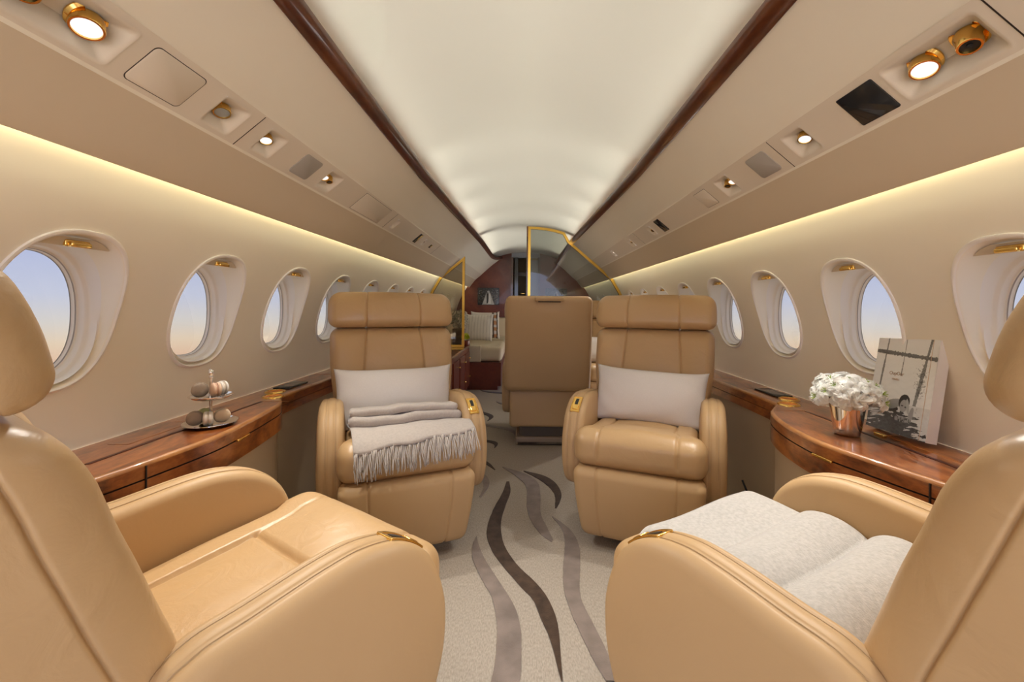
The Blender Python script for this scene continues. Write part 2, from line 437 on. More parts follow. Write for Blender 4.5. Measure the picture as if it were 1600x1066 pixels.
def build_overhead(sd):
    side='left' if sd<0 else 'right'
    # valance: from the lit slot above the windows up to the service strip, with a small rounded lower edge
    def val(Y):
        pts=[(.934,1.317),(.930,1.310),(.923,1.309),(.915,1.315),(.888,1.352),(.858,1.391),(.827,1.4300),(.8225,1.4345)]
        return [(sd*x,Y,z) for x,z in pts]
    o=ob('trim_1' if sd<0 else 'trim_2', sweep('valance',val,8,PANELD)); tag(o,'tan sloping valance panel above the %s windows'%side,'panel',kind='structure')
    # light lip between the valance and the service strip
    mb=MB(); V=[]
    for Y in (Y0,4.69): 
        for x,z in ((.8235,1.4325),(.818,1.4385),(.8215,1.4425),(.829,1.437)): V.append((sd*x,Y,z))
    mb.add(V,[(k,(k+1)%4,4+(k+1)%4,4+k) for k in range(4)]+[(0,1,2,3),(4,5,6,7)])
    V=[]
    for Y in (4.69,Y1):
        for x,z in ((.8235,1.4325),(.818,1.4385),(.8215,1.4425),(.829,1.437)): V.append((sd*x,Y,z))
    mb.add(V,[(k,(k+1)%4,4+(k+1)%4,4+k) for k in range(4)]+[(0,1,2,3),(4,5,6,7)])
    o=ob('trim_3' if sd<0 else 'trim_4', mb.me('lip',CEILP)); tag(o,'thin raised edge strip below the %s service panel'%side,'trim',kind='structure')
    # service strip with openings
    mb=MB(); Fm=strip_frame(sd,0)
    def q(y0,y1,w0,w1):
        V=[Fm@Vector((-sd*y,w,0)) for y,w in ((y0,w0),(y1,w0),(y1,w1),(y0,w1))]
        mb.add(V,[(0,1,2,3)])
    y=Y0
    for c,hl,hw in HOLES[sd]:
        q(y,c-hl,-SW,SW); q(c-hl,c+hl,-SW,-hw); q(c-hl,c+hl,hw,SW); y=c+hl
    q(y,Y1,-SW,SW)
    # dark seam lines between strip sections
    for ys in ((.90+.27,2.44,3.6) if sd<0 else (.62,1.33,2.95)):
        pass
    me=mb.me('strip',PSUM,smooth=False,fix=True)
    o=ob('ceiling_service_left' if sd<0 else 'ceiling_service_right',me); tag(o,'warm grey overhead service strip along the %s'%side,'panel',kind='structure')
    # ceiling panel
    def cp(Y):
        tx=trim_x(Y,sd); pts=[]
        pts.append((PHI[0]+.020,PHI[1]-.006)); 
        for t in np.linspace(0,1,6):
            x=PHI[0]-.004+(tx+.012-PHI[0])*t; z=slope_z(x)+.003+.010*math.sin(PI*t)
            pts.append((x,z))
        return [(sd*x,Y,z) for x,z in pts]
    o=ob('ceiling_panel_left' if sd<0 else 'ceiling_panel_right', sweep('ceilpanel',cp,7,CEILP)); tag(o,'cream sloping ceiling panel beside the %s wood trim'%side,'ceiling',kind='structure')
    # wood trim: bullnose strip
    YT=sorted(set(YS+list(np.linspace(6.2,Y1,14))))
    def tr(Y):
        tx=trim_x(Y,sd); tz=slope_z(tx); e=Vector((-.768,.640)); n=Vector((-.640,-.768)); pts=[]
        for u,v in ((.028,-.004),(.027,.004),(.020,.009),(.008,.012),(-.006,.012),(-.018,.009),(-.026,.002),(-.027,-.008),(-.020,-.016),(.0,-.018),(.020,-.014),(.028,-.004)):
            pts.append((tx-e.x*u*-1*-1 + n.x*v, tz-e.y*u + n.y*v))
        return [(sd*x,Y,z) for x,z in pts]
    o=ob('trim_5' if sd<0 else 'trim_6', fixn(sweep('woodtrim',tr,12,MAHO,YT))); tag(o,'glossy red brown wood trim along the %s of the ceiling'%side,'trim',kind='structure')
    # slot back and light shelf behind the trim
    def sl(Y):
        tx=trim_x(Y,sd)
        return [(sd*x,Y,z) for x,z in ((tx+.012,slope_z(tx)+.012),(tx+.10,slope_z(tx)-.004),(tx+.13,slope_z(tx)+.06))]
    o=ob('trim_7' if sd<0 else 'trim_8', sweep('lightshelf',sl,3,VAULT)); tag(o,'hidden light shelf behind the %s wood trim'%side,'trim',kind='structure')
    # slot above windows
    def sw_(Y):
        return [(sd*x,Y,z) for x,z in ((cx(1.335),1.335),(cx(1.36),1.36),(.915,1.372),(.868,1.392))]
    o=ob('trim_9' if sd<0 else 'trim_10', sweep('slot',sw_,4,WALLM)); tag(o,'light slot above the %s windows'%side,'trim',kind='structure')
for sd in (-1,1): build_overhead(sd)
def vz(x): return 1.70+.185*(1-(abs(x)/.66)**2.4)
def vf(Y):
    return [(x,Y,vz(x)) for x in np.linspace(-.66,.66,41)]
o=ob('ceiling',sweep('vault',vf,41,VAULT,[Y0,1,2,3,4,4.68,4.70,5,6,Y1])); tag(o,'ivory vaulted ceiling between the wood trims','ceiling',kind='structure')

# lights hidden in the ceiling slots and window slots
def area(name,loc,rot,sx,sy,power,col):
    l=bpy.data.lights.new(name,'AREA'); l.shape='RECTANGLE'; l.size=sx; l.size_y=sy; l.energy=power; l.color=col
    o=bpy.data.objects.new(name,l); COL.objects.link(o); o.location=loc; o.rotation_euler=rot; return o
def aim(o,d): o.rotation_euler=Vector(d).to_track_quat('-Z','Y').to_euler()
for sd in (-1,1):
    for ya,yb,pw in ((Y0,.8,9),(.8,2.2,13.5),(2.2,2.75,13),(2.75,3.3,12.5),(3.3,3.95,12),(3.95,4.6,12),(4.75,6.4,12)):
        o=area('ceiling_slot_light',(sd*(trim_x(yb)+.060),(ya+yb)/2,slope_z(trim_x(yb))+.005),(0,0,0),yb-ya,.03,pw*(yb-ya)/6,(.98,.975,.87))
        d=Vector((-sd*.94,0,.34)); z=-d; o.data.spread=math.radians(84); x=Vector((0,1,0)); y=z.cross(x)
        o.rotation_euler=Matrix((x,y,z)).transposed().to_euler()
    o=area('window_slot_light',(sd*.903,(Y0+Y1)/2,1.356),(0,0,0),Y1-Y0,.012,5.0,(1,.95,.62))
    d=Vector((sd*.62,0,-.78)); z=-d; x=Vector((0,1,0)); y=z.cross(x)
    o.rotation_euler=Matrix((x,y,z)).transposed().to_euler()

# ------------------------------------------------------------------ overhead fittings
def pan_mesh(hl,hw,dep=.030,k=.55):
    mb=MB(); r=.010
    def rr(a,b,z,rad,n=5):
        P=[]
        for qx,qy,a0 in ((1,1,0),(-1,1,90),(-1,-1,180),(1,-1,270)):
            for t in range(n+1):
                an=math.radians(a0+90*t/n); P.append((qx*(a-rad)+rad*math.cos(an),qy*(b-rad)+rad*math.sin(an),z))
        return P
    lay=[rr(hl+.004,hw+.004,.0012,.012),rr(hl-.001,hw-.001,.0012,.011),rr(hl-.005,hw-.005,-.003,.010),rr(hl-.03,hw-.028,-dep+.004,.006),rr(hl-.033,hw-.030,-dep,.006)]
    n=len(lay[0]); V=sum(lay,[]); F=[]
    for j in range(len(lay)-1):
        for k_ in range(n): F.append((j*n+k_,j*n+(k_+1)%n,(j+1)*n+(k_+1)%n,(j+1)*n+k_))
    F.append(tuple((len(lay)-1)*n+k_ for k_ in range(n)))
    mb.add(V,F); return mb.me('recess',PSUM,sharp=50)
def eyeball(parent,at,lit,vent=False,sc=1.0,sd=1,tilt=.36):
    # fixed ring on the recess floor and a tilted barrel with its lens
    mb=MB(); mb.lathe([(.030*sc,0),(.031*sc,.004*sc),(.027*sc,.008*sc),(.022*sc,.005*sc),(.020*sc,-.001)],28,cap=False)
    g=ob('mounting_ring',mb.me('ring',GOLD),parent,Matrix.Translation(at))
    # barrel points straight down in the cabin: undo the slant of the strip
    Rm=Matrix.Rotation(.30*sd,4,'Y') @ Matrix.Rotation(tilt,4,'X')
    mb=MB()
    if vent: prof=[(.012*sc,-.012*sc),(.020*sc,-.004*sc),(.022*sc,.006*sc),(.018*sc,.014*sc),(.0175*sc,.028*sc),(.0165*sc,.030*sc),(.0135*sc,.030*sc),(.013*sc,.024*sc)]
    else: prof=[(.012*sc,-.012*sc),(.021*sc,-.004*sc),(.0235*sc,.006*sc),(.0235*sc,.020*sc),(.0225*sc,.0225*sc),(.0195*sc,.0225*sc),(.019*sc,.018*sc)]
    mb.lathe(prof,28,cap=False)
    b=ob('barrel',mb.me('barrel',GOLD),parent,Matrix.Translation((at[0],at[1],at[2]+.003*sc))@Rm)
    mb=MB()
    if vent:
        mb.lathe([(.0001,.0255*sc),(.0132*sc,.0255*sc)],20,cap=False); mb.lathe([(.0001,.0285*sc),(.004*sc,.028*sc),(.004*sc,.0255*sc)],12,cap=False)
        ob('nozzle',mb.me('nozzle',BLACK),b)
    else:
        mb.lathe([(.0001,.0205*sc),(.008*sc,.0205*sc),(.0195*sc,.0195*sc)],24,cap=False)
        ob('lens',mb.me('lens',LENS if lit else LENSOFF),b)
        if lit:
            l=bpy.data.lights.new('reading_lamp_light','SPOT'); l.energy=(5 if sc>1 else 20)*sc; l.spot_size=math.radians(98); l.spot_blend=.9; l.shadow_soft_size=.018; l.color=(1,.95,.87)
            lo=bpy.data.objects.new('reading_lamp_light',l); COL.objects.link(lo)
            bpy.context.view_layer.update()
            w_=b.matrix_world; p=w_@Vector((0,0,.0245*sc)); d=(w_.to_3x3()@Vector((0,0,1))).normalized()
            lo.location=p+d*.004; lo.rotation_euler=d.to_track_quat('-Z','Y').to_euler()
def lamp(sd,idx,fit,name,label,cat,grp=None,sc=1.0,tilt=.36):
    Y,hl,hw=HOLES[sd][idx]
    t=thing(name,label,cat,strip_frame(sd,Y),grp)
    ob('recess',pan_mesh(hl,hw),t)
    for u,kind in fit: eyeball(t,(u,.004,-.029),kind=='lit',kind=='vent',sc,sd,tilt)
    return t
gl='overhead reading lights and air vents'
lamp(-1,0,[(-.048,'lit') ,(.048,'vent')][::1] and [(.045,'lit'),(-.048,'vent')],'reading_light_cluster','twin gold reading light and vent in wide recess, nearest fitting of the left strip','reading light',gl,1.05)
lamp(-1,1,[(0,'off')],'reading_light','unlit gold reading light beside the large outlined hatch, left strip','reading light',gl,.85,.35)
lamp(-1,2,[(0,'lit')],'reading_light','lit gold reading light beside the grey speaker, left overhead strip','reading light',gl,.8)
lamp(-1,3,[(-.018,'lit'),(.020,'vent')],'reading_light_cluster','small gold light and vent pair beyond the grey speaker, left strip','reading light',gl,.72)
lamp(1,0,[(-.042,'lit'),(.045,'vent')],'reading_light_cluster','twin gold reading light and vent in wide recess, nearest of the right strip','reading light',gl,1.05)
lamp(1,1,[(0,'lit')],'reading_light','lit gold reading light between black panel and grey speaker, right strip','reading light',gl,.8)
lamp(1,2,[(.018,'lit'),(-.020,'vent')],'reading_light_cluster','small gold light and vent pair beyond the grey speaker, right strip','reading light',gl,.72)
lamp(1,3,[(0,'vent')],'air_vent','gold air vent next to the narrow black slot, right strip','air vent',gl,.8)
lamp(1,4,[(-.02,'vent'),(.02,'lit')],'reading_light_cluster','gold light and vent pair above the aisle seat back, right strip','reading light',gl,.6)
lamp(1,5,[(-.02,'lit'),(.02,'vent')],'reading_light_cluster','farthest gold light and vent pair before the glass screen, right strip','reading light',gl,.6)
lamp(-1,5,[(0,'vent')],'air_vent','gold air vent next to the narrow black slot, left strip','air vent',gl,.7)
# narrow pale slot on the left strip
Y,hl,hw=HOLES[-1][4]
t=thing('latch_recess','pale narrow recess with dark slot in left overhead strip','recess',strip_frame(-1,Y))
ob('recess',pan_mesh(hl,hw,.02),t); mb=MB(); mb.box((0,.004,-.018),(.003,.018,.002)); ob('slot',mb.me('slot',DARKSLOT,False),t)
def plate(sd,Y,hl,hw,mat,name,label,cat,gap=None,grp=None,rad=.012,th=.0025):
    t=thing(name,label,cat,strip_frame(sd,Y),grp)
    def rr(a,b,z,rad,n=6):
        P=[]
        for qx,qy,a0 in ((1,1,0),(-1,1,90),(-1,-1,180),(1,-1,270)):
            for k in range(n+1):
                an=math.radians(a0+90*k/n); P.append((qx*(a-rad)+rad*math.cos(an),qy*(b-rad)+rad*math.sin(an),z))
        return P
    def slab(a,b,z0,z1,r):
        A,B,C=rr(a,b,z0,r),rr(a,b,z1-.0005,r),rr(a-.0008,b-.0008,z1,r); n=len(A)
        F=[tuple(2*n+k for k in range(n)),tuple(range(n))[::-1]]
        for j in range(2): F+=[(j*n+k,j*n+(k+1)%n,(j+1)*n+(k+1)%n,(j+1)*n+k) for k in range(n)]
        return A+B+C,F
    if gap:
        mb=MB(); mb.add(*slab(hl+gap,hw+gap,-.001,.0007,rad)); ob('gap_line',mb.me('gap',DARKSLOT,False),t)
    mb=MB(); mb.add(*slab(hl,hw,-.001,th,rad)); ob('cover' if gap else 'face',mb.me('cover',mat,True,30),t)
    return t
plate(-1,.905,.066,.046,PSUM,'access_hatch','large square hatch outlined in dark, left overhead strip near the twin light','hatch',.0016,th=.0012)
plate(-1,1.478,.055,.044,GREYP,'speaker','grey rectangular speaker grille in left overhead strip','speaker')
plate(-1,2.12,.18,.052,PSUM,'access_hatch','long outlined hatch farther along left strip, past the light pair','hatch',.001,th=.0011,rad=.004)
plate(-1,3.02,.033,.042,BLACKG,'display_panel','narrow black slot panel far along left overhead strip','panel',rad=.003)
plate(-1,3.42,.022,.018,BLACKG,'display_panel','tiny dark square beyond the gold vent, left strip','panel',rad=.003)
plate(1,.985,.052,.045,BLACKG,'display_panel','square black display panel in right overhead strip','panel',rad=.004)
plate(1,1.415,.055,.044,GREYP,'speaker','grey rectangular speaker grille in right overhead strip','speaker')
plate(1,1.86,.055,.043,PSUM,'access_hatch','small square outlined hatch beyond the light pair, right strip','hatch',.001,th=.0011,rad=.006)
plate(1,2.47,.04,.046,BLACKG,'display_panel','narrow black slot panel beside gold vent, right strip','panel',rad=.003)
for sd,ys in ((-1,(1.172,2.40,3.62)),(1,(.70,1.318,2.95))):
    for Y in ys:
        mb=MB(); mb.box((0,0,.0002),(.0011,SW-.004,.0004)); o=ob('trim_%d'%(20+len([x for x in bpy.data.objects if x.name.startswith('trim_2')])),mb.me('seam',DARKSLOT,False)); o.matrix_world=strip_frame(sd,Y); tag(o,kind='structure')

# ------------------------------------------------------------------ side ledges
LZ=.621
def ledge(sd):
    side='left' if sd<0 else 'right'
    if sd>0: ctl=[(1.0,Y0),(1.0,.5),(1.0,.70),(.985,.76),(.945,.83),(.905,.94),(.864,1.08),(.832,1.22),(.838,1.36),(.862,1.48),(.90,1.58),(.945,1.645),(.985,1.70),(1.0,1.78),(1.0,2.4),(1.0,3.3)]
    else: ctl=[(1.02,Y0),(1.02,.5),(1.02,.70),(1.0,.77),(.975,.83),(.935,.93),(.908,1.08),(.893,1.23),(.905,1.38),(.925,1.52),(.945,1.63),(.975,1.70),(1.005,1.75),(1.02,1.83),(1.02,2.4),(1.02,3.16)]
    C=catmull(ctl,8); C=[(c[0],c[1]) for c in C]; n=len(C)
    Nn=[]
    for i in range(n):
        a=np.array(C[max(i-1,0)]); b=np.array(C[min(i+1,n-1)]); d=b-a; d/=np.linalg.norm(d)+1e-9
        Nn.append((d[1],-d[0]) )   # outward towards the wall: +x
    bul=[min(max((1.0-c[0])/.06,0),1) if sd>0 else min(max((1.02-c[0])/.06,0),1) for c in C]
    t=thing('side_ledge','glossy walnut side ledge with bulging table front under the %s windows'%side,'ledge')
    def prof(i,pts):
        c=C[i]; nx,ny=Nn[i]
        return [(sd*(c[0]+nx*o_),c[1]+ny*o_,z) for o_,z in pts]
    def surf(pts,mat,name,vary=None):
        mb=MB(); V=[];F=[];m=len(pts)
        for i in range(n):
            pp=[(o_, z if not vary else vary(z,bul[i])) for o_,z in pts]; V+=prof(i,pp)
        for i in range(n-1):
            for k in range(m-1): F.append((i*m+k,i*m+k+1,(i+1)*m+k+1,(i+1)*m+k))
        mb.add(V,F); return mb
    # top board
    mb=MB(); V=[];F=[]; m=7
    for i in range(n):
        c=C[i]; nx,ny=Nn[i]; f=(sd*(c[0]+nx*.010),c[1]+ny*.010)
        w=(sd*(cx(LZ)-.002),c[1])
        for k in range(m):
            u=k/(m-1); V.append((f[0]+(w[0]-f[0])*u,f[1]+(w[1]-f[1])*u,LZ))
    for i in range(n-1):
        for k in range(m-1): F.append((i*m+k,i*m+k+1,(i+1)*m+k+1,(i+1)*m+k))
    mb.add(V,F)
    ob('top_board',mb.me('ledge_top',BURL,fix=False),t)
    mb=surf([(.0105,LZ),(.006,LZ-.001),(.002,LZ-.004),(0,LZ-.009),(0,LZ-.011)],BURLEDGE,'edge'); o=ob('edge_highlight',mb.me('edge',BURLEDGE),t); o['label']='rounded wood edge with a painted highlight'  # rounded front edge coloured lighter to stand for its highlight
    FH=lambda z,b: z
    mb=surf([(0,LZ-.011),(0,LZ-.040)],BURL,'fu'); ob('upper_fascia',mb.me('fascia',BURL),t)
    mb=surf([(0,LZ-.040),(.006,LZ-.0405),(.006,LZ-.0435),(0,LZ-.044)],DARKSLOT,'gap'); mb.I=[(0 if bul[q//3]>.45 else 1) for q in range(len(mb.F))]; ob('drawer_gap',mb.me('gap',[DARKSLOT,BURL]),t)
    lo=lambda z,b:(LZ-.078-.026*b) if z<LZ-.07 else z
    mb=surf([(0,LZ-.044),(0,LZ-.1),(.012,LZ-.1)],BURL,'fl',lo); ob('lower_fascia',mb.me('fascia',BURL),t)
    # lower dado panel
    mb=MB(); V=[];F=[]
    for i in range(n):
        zt=LZ-.078-.026*bul[i]+.002
        V+=prof(i,[(.014,zt),(.016,zt-.004),(.016,.30),(.02,.02),(.02,.0)])
    for i in range(n-1):
        for k in range(4): F.append((i*5+k,i*5+k+1,(i+1)*5+k+1,(i+1)*5+k))
    mb.add(V,F); o=ob('dado_panel',mb.me('dado',DADO),t); o['label']='beige leather lower panel'
    # table slot, hatch outlines
    mb=MB(); xs=1.035 if sd<0 else 1.03
    mb.box((sd*xs,1.33 if sd<0 else 1.24,LZ+.0004),(.006,.33 if sd<0 else .34,.0006)); ob('table_slot',mb.me('slot',REDSLOT,False),t)
    ye=1.665 if sd<0 else 1.585
    for c_,h_ in [((sd*(xs-.055),ye,LZ+.0004),(.05,.0016,.0005)),((sd*1.10,ye-.30,LZ+.0004),(.028,.0008,.0005)),((sd*1.10,ye-.52,LZ+.0004),(.028,.0008,.0005)),((sd*1.072,ye-.41,LZ+.0004),(.0008,.11,.0005)),((sd*1.085,2.02,LZ+.0004),(.07,.0008,.0005)),((sd*1.085,2.32,LZ+.0004),(.07,.0008,.0005))]:
        mb=MB(); mb.box(c_,h_); ob('joint_line',mb.me('joint',BURLEDGE,False),t)
    mb=MB()
    yv=.955 if sd>0 else 1.02
    i=min(range(n),key=lambda i:abs(C[i][1]-yv)); c=C[i]
    mb.box((sd*(c[0]+.001),c[1],LZ-.055),(.004,.0015,.045)); ob('joint_gap',mb.me('vgap',DARKSLOT,False),t)
    # handle
    i=min(range(n),key=lambda i:abs(C[i][1]-(1.345 if sd<0 else 1.20))); c=C[i]; d=np.array(C[i+1])-np.array(C[i-1]); ang=math.atan2(-sd*d[0],d[1])
    P,F=rb(.004,.034,.004,.003); mb=MB(); mb.add(P,F); 
    ob('pull_handle',mb.me('handle',GOLD),t,TR(sd*(c[0]-.006),c[1],LZ-.041,0,0,ang))
    # cup holders
    for (x,y) in (((1.042,1.752),(1.092,1.852)) if sd<0 else ((1.035,1.69),(1.095,1.785))):
        mb=MB(); mb.lathe([(.031,.0005),(.031,.003),(.034,.0050),(.0385,.0042),(.041,.0002)],36,0,cap=False)
        ch=ob('cup_holder',mb.me('cup_ring',GOLD),t,TR(sd*x,y,LZ))
        mb=MB(); mb.lathe([(.0001,.0011),(.022,.0012),(.0315,.0020)],36,cap=False); ob('cup_well',mb.me('well',simple('amber_well_%s'%side,(.80,.26,.03),.25,.3)),ch)
    # control panel
    c=thing('control_panel','black touch control panel set on the %s ledge near the cup holders'%side,'control panel',TR(sd*1.098,1.99 if sd<0 else 1.905,LZ))
    P,F=rb(.036,.085,.003,.0022); mb=MB(); mb.add(P+np.array((0,0,.0034)),F); ob('body',mb.me('panel',BLACK),c)
    mb=MB(); mb.box((0,0,.0066),(.027,.055,.0003)); o=ob('screen',mb.me('screen',simple('dim_screen_%s'%side,(.10,.105,.11),.12),False),c)
    return t
for sd in (-1,1): ledge(sd)

# ------------------------------------------------------------------ seats
_cache={}
def cached(k,f):
    if k not in _cache: _cache[k]=f()
    return _cache[k]
def fronty(z): return .152+.33*(z-.58)
def headrest_me():
    hx,hy,hz=.305,.075,.087; zc=.976
    P,Nn,F=rbox(hx,hy,hz,.045,(24,8,14),((-.13,.13),(-.030,),()),5,.003)
    P0=P.copy(); x,y,z=P0.T
    fr=np.clip(-y/hy,0,1)
    P[:,1]-=fr*.022*(1-np.abs(x/hx)**4)*(1-(z/hz)**2)
    P[:,2]+=.006*np.clip(z/hz,0,1)*(1-(x/hx)**2)
    for s in (-.13,.13): P=groove(P,Nn,x,s,.0055,.0035,np.clip(1-Nn[:,1]*2,0,1))
    P=groove(P,Nn,y,-.030,.0065,.0024,np.clip(1.3-np.abs(Nn[:,1])*2,0,1))
    P[:,1]+=.0012*vnoise(P0,60,2)
    P[:,0]*=1-.05*np.clip((z/hz),0,1)**2
    P[:,1]+=fronty(P[:,2]+zc)-.022+hy; P[:,2]+=zc
    return mk('headrest',P,F,LEATHER,sharp=None)
def backrest_me():
    hx,hy,hz=.297,.085,.255; zc=.632
    P,Nn,F=rbox(hx,hy,hz,.05,(24,8,22),((-.13,.13),(-.035,),()),5,.003)
    P0=P.copy(); x,y,z=P0.T; Z=z+zc
    fr=np.clip(-y/hy,0,1)
    ax=np.abs(x)
    P[:,1]-=fr*(.010*np.cos(np.clip(x/.13,-1,1)*PI/2)+.016*np.clip((ax-.13)/.07,0,1)*np.clip((hx-ax)/.04+.4,0,1))*np.clip((hz-np.abs(z))/.08,0,1)
    for s in (-.13,.13): P=groove(P,Nn,x,s,.006,.0038,np.clip(1-Nn[:,1]*2,0,1))
    P=groove(P,Nn,y,-.035,.0065,.0024,np.clip(1.3-np.abs(Nn[:,1])*2,0,1))
    s=.13+.035*(.887-Z)/.45
    sx=np.sign(P[:,0]); a=np.abs(P[:,0])
    a=np.where(a<.13,a*s/.13,s+(a-.13)*(hx-s)/(hx-.13))
    P[:,0]=sx*a*np.interp(Z,[.38,.5,.7,.89],[.885,.90,.985,1.0])
    P[:,1]+=.0015*vnoise(P0,45,5)
    P[:,1]+=fronty(Z)+hy-.004; P[:,2]+=zc
    return mk('backrest',P,F,LEATHER,sharp=None)
def ctop(y): return .476-.10*(y+.09)
def cushion_me():
    hx,hy,hz=.260,.266,.080
    P,Nn,F=rbox(hx,hy,hz,.055,(24,26,10),((-.152,.152),(-.06,),()),5)
    P0=P.copy(); x,y,z=P0.T
    up=np.clip(Nn[:,2],0,1); ins=(np.abs(x)<.156)
    f=np.clip((-y-.06)/.2,0,1)
    P[:,2]+=up*(.012*np.cos(np.clip(x/.152,-1,1)*PI/2)*np.clip(np.sin(np.clip((y+.06)/.31,0,1)*PI),0,1)-.006*(y>-.06)*ins*np.clip((hy-y)/.05,0,1)*np.clip((y+.06)/.03,0,1)
        +.010*ins*np.cos(np.clip(x/.2,-1,1)*PI/2)*np.sin(np.clip((-y-.06)/.2,0,1)*PI)**.7)
    P[:,1]-=np.clip(-Nn[:,1],0,1)*.016*(1-(z/hz)**2)
    for s in (-.152,.152): P=groove(P,Nn,x,s,.006,.006,np.clip(1-Nn[:,1]*2,0,1)*np.clip(1+Nn[:,2]*3,0,1))
    P=groove(P,Nn,y,-.06,.008,.007,up*np.clip((.158-np.abs(x))/.006,0,1))
    P[:,2]+=up*(.0025*vnoise(P0,38,8)+.002*vnoise(P0*np.array((1,.3,1)),90,3)*np.clip((y+.06)*20,0,1))
    tt=np.clip((y+.185)/.05,0,1); P[:,0]*=1-.105*tt*tt*(3-2*tt)
    P[:,2]+=.395-.10*y; P[:,1]-=.070
    return mk('seat_cushion',P,F,LEATHER,sharp=None)
def legrest_me():
    hx,hy,hz=.256,.055,.151
    P,Nn,F=rbox(hx,hy,hz,.036,(24,6,14),((-.155,.155),(),()),4)
    P0=P.copy(); x,y,z=P0.T
    P[:,1]-=np.clip(-Nn[:,1],0,1)*.010*(1-(x/hx)**2)*(1-(z/hz)**2)
    for s in (-.155,.155): P=groove(P,Nn,x,s,.0045,.005,np.clip(1-Nn[:,1]*2,0,1))
    t=(hz-z)/(2*hz)
    P[:,0]*=1-.11*t**1.6; P[:,1]+=.055*t**1.5-.304; P[:,2]+=.195
    return mk('leg_rest',P,F,LEATHER_S,sharp=None)
ARMP=[(.165,.25),(.18,.40),(.17,.54),(.13,.576),(.06,.586),(-.04,.598),(-.11,.598),(-.18,.578),(-.24,.528),(-.275,.445),(-.28,.37),(-.265,.30),(-.225,.235),(-.15,.205),(0,.20),(.12,.205)]
def arm_me(sd):
    C=np.array(catmull(ARMP,7,True)); n=len(C)
    T=np.roll(C,-1,0)-np.roll(C,1,0); T/=np.linalg.norm(T,axis=1)[:,None]
    Nm=np.c_[T[:,1],-T[:,0]]
    if ((C-C.mean(0))*Nm).sum()<0: Nm=-Nm
    hw,r=.047,.026
    lay=[]
    for a in np.linspace(90,0,7): lay.append((-(hw-r)-r*math.sin(math.radians(a)), -(r-r*math.cos(math.radians(a)))))
    g=hw-r
    lay+=[(-g+.002,-.0026),(-g+.0045,.0002),(-g+.008,-.0014),(-g+.011,.0008),(-.008,.002),(.008,.002),(g-.011,.0008),(g-.008,-.0014),(g-.0045,.0002),(g-.002,-.0026)]
    for a in np.linspace(0,90,7): lay.append(((hw-r)+r*math.sin(math.radians(a)), -(r-r*math.cos(math.radians(a)))))
    V=[];F=[]
    ctr=C.mean(0)
    def ring(x,off,shr=1.0):
        Q=C+Nm*off
        Q=ctr+(Q-ctr)*shr
        for p in Q: V.append((x,p[0],p[1]))
    ring(-hw-.006,-r,.35); ring(-hw-.005,-r,.7); ring(-hw-.002,-r,.92)
    for x,off in lay: ring(x,off)
    ring(hw+.002,-r,.92); ring(hw+.005,-r,.7); ring(hw+.006,-r,.35)
    m=len(lay)+6
    for j in range(m-1):
        for k in range(n): F.append((j*n+k,j*n+(k+1)%n,(j+1)*n+(k+1)%n,(j+1)*n+k))
    F.append(tuple(range(n))); F.append(tuple((m-1)*n+k for k in range(n))[::-1])
    V=[(x+sd*.280,y,z) for x,y,z in V]
    me=mk('armrest',V,F,LEATHER_S,sharp=None); return fixn(me)
def base_me():
    mb=MB(); P,F=rb(.20,.20,.14,.03); mb.add(P+np.array((0,.03,.17)),F)
    P,F=rb(.22,.21,.018,.012); mb.add(P+np.array((0,.05,.019)),F)
    return mb.me('base',simple('dark_seat_base',(.11,.085,.06),.6))
def arm_curve():
    C=np.array(catmull(ARMP,24,True)); i0=min(range(len(C)),key=lambda i:abs(C[i][0]+.195)+(0 if C[i][1]>.5 else 9))
    C=np.roll(C,-i0,0)
    if C[6][0]>C[0][0]: C=np.roll(C[::-1],1,0)
    return C
def bend(P,sd):
    # x across the arm, y forward along the arm surface (negative = forward), z out of the surface
    C=arm_curve(); n=len(C); k0=n//2; C=np.roll(C,k0,0)
    d=np.r_[0,np.cumsum(np.linalg.norm(np.diff(C,axis=0),axis=1))]; d-=d[k0]
    T=np.gradient(C,axis=0); T/=np.linalg.norm(T,axis=1)[:,None]; Nm=np.c_[T[:,1],-T[:,0]]
    if Nm[k0][1]<0: Nm=-Nm
    s_=-P[:,1]
    o=np.zeros_like(P)
    for c in (0,1): o[:,c+1]=np.interp(s_,d,C[:,c])+np.interp(s_,d,Nm[:,c])*P[:,2]
    o[:,0]=P[:,0]+sd*.280
    return o
def bent(parts,name,mat,sd):
    mb=MB()
    for (hx,hy,hz,r),c in parts:
        P,F=rb(hx,hy,hz,r,n=(3,9,2)); mb.add(bend(P+np.array(c),sd),F)
    return mb.me(name,mat)
def stitch_me(sd,e):
    C=np.array(catmull(ARMP,7,True)); m=len(C)
    x=sd*.280+e*.0165
    k=[i for i in range(m)]
    ctr=C.mean(0); T=np.roll(C,-1,0)-np.roll(C,1,0); T/=np.linalg.norm(T,axis=1)[:,None]; Nm=np.c_[T[:,1],-T[:,0]]
    if ((C-ctr)*Nm).sum()<0: Nm=-Nm
    Q=C-Nm*.0001
    pts=[(x,q[0],q[1]) for q in Q]
    i0=min(range(m),key=lambda i:abs(Q[i][0]-.165)+(0 if Q[i][1]>.5 else 9))
    pts=pts[i0:]+pts[:i0]
    if pts[5][1]>pts[0][1]: pts=[pts[0]]+pts[1:][::-1]
    pts=pts[:int(m*.52)]
    mb=MB(); mb.tube(pts,.0009,5); return mb.me('stitching',SEAM)
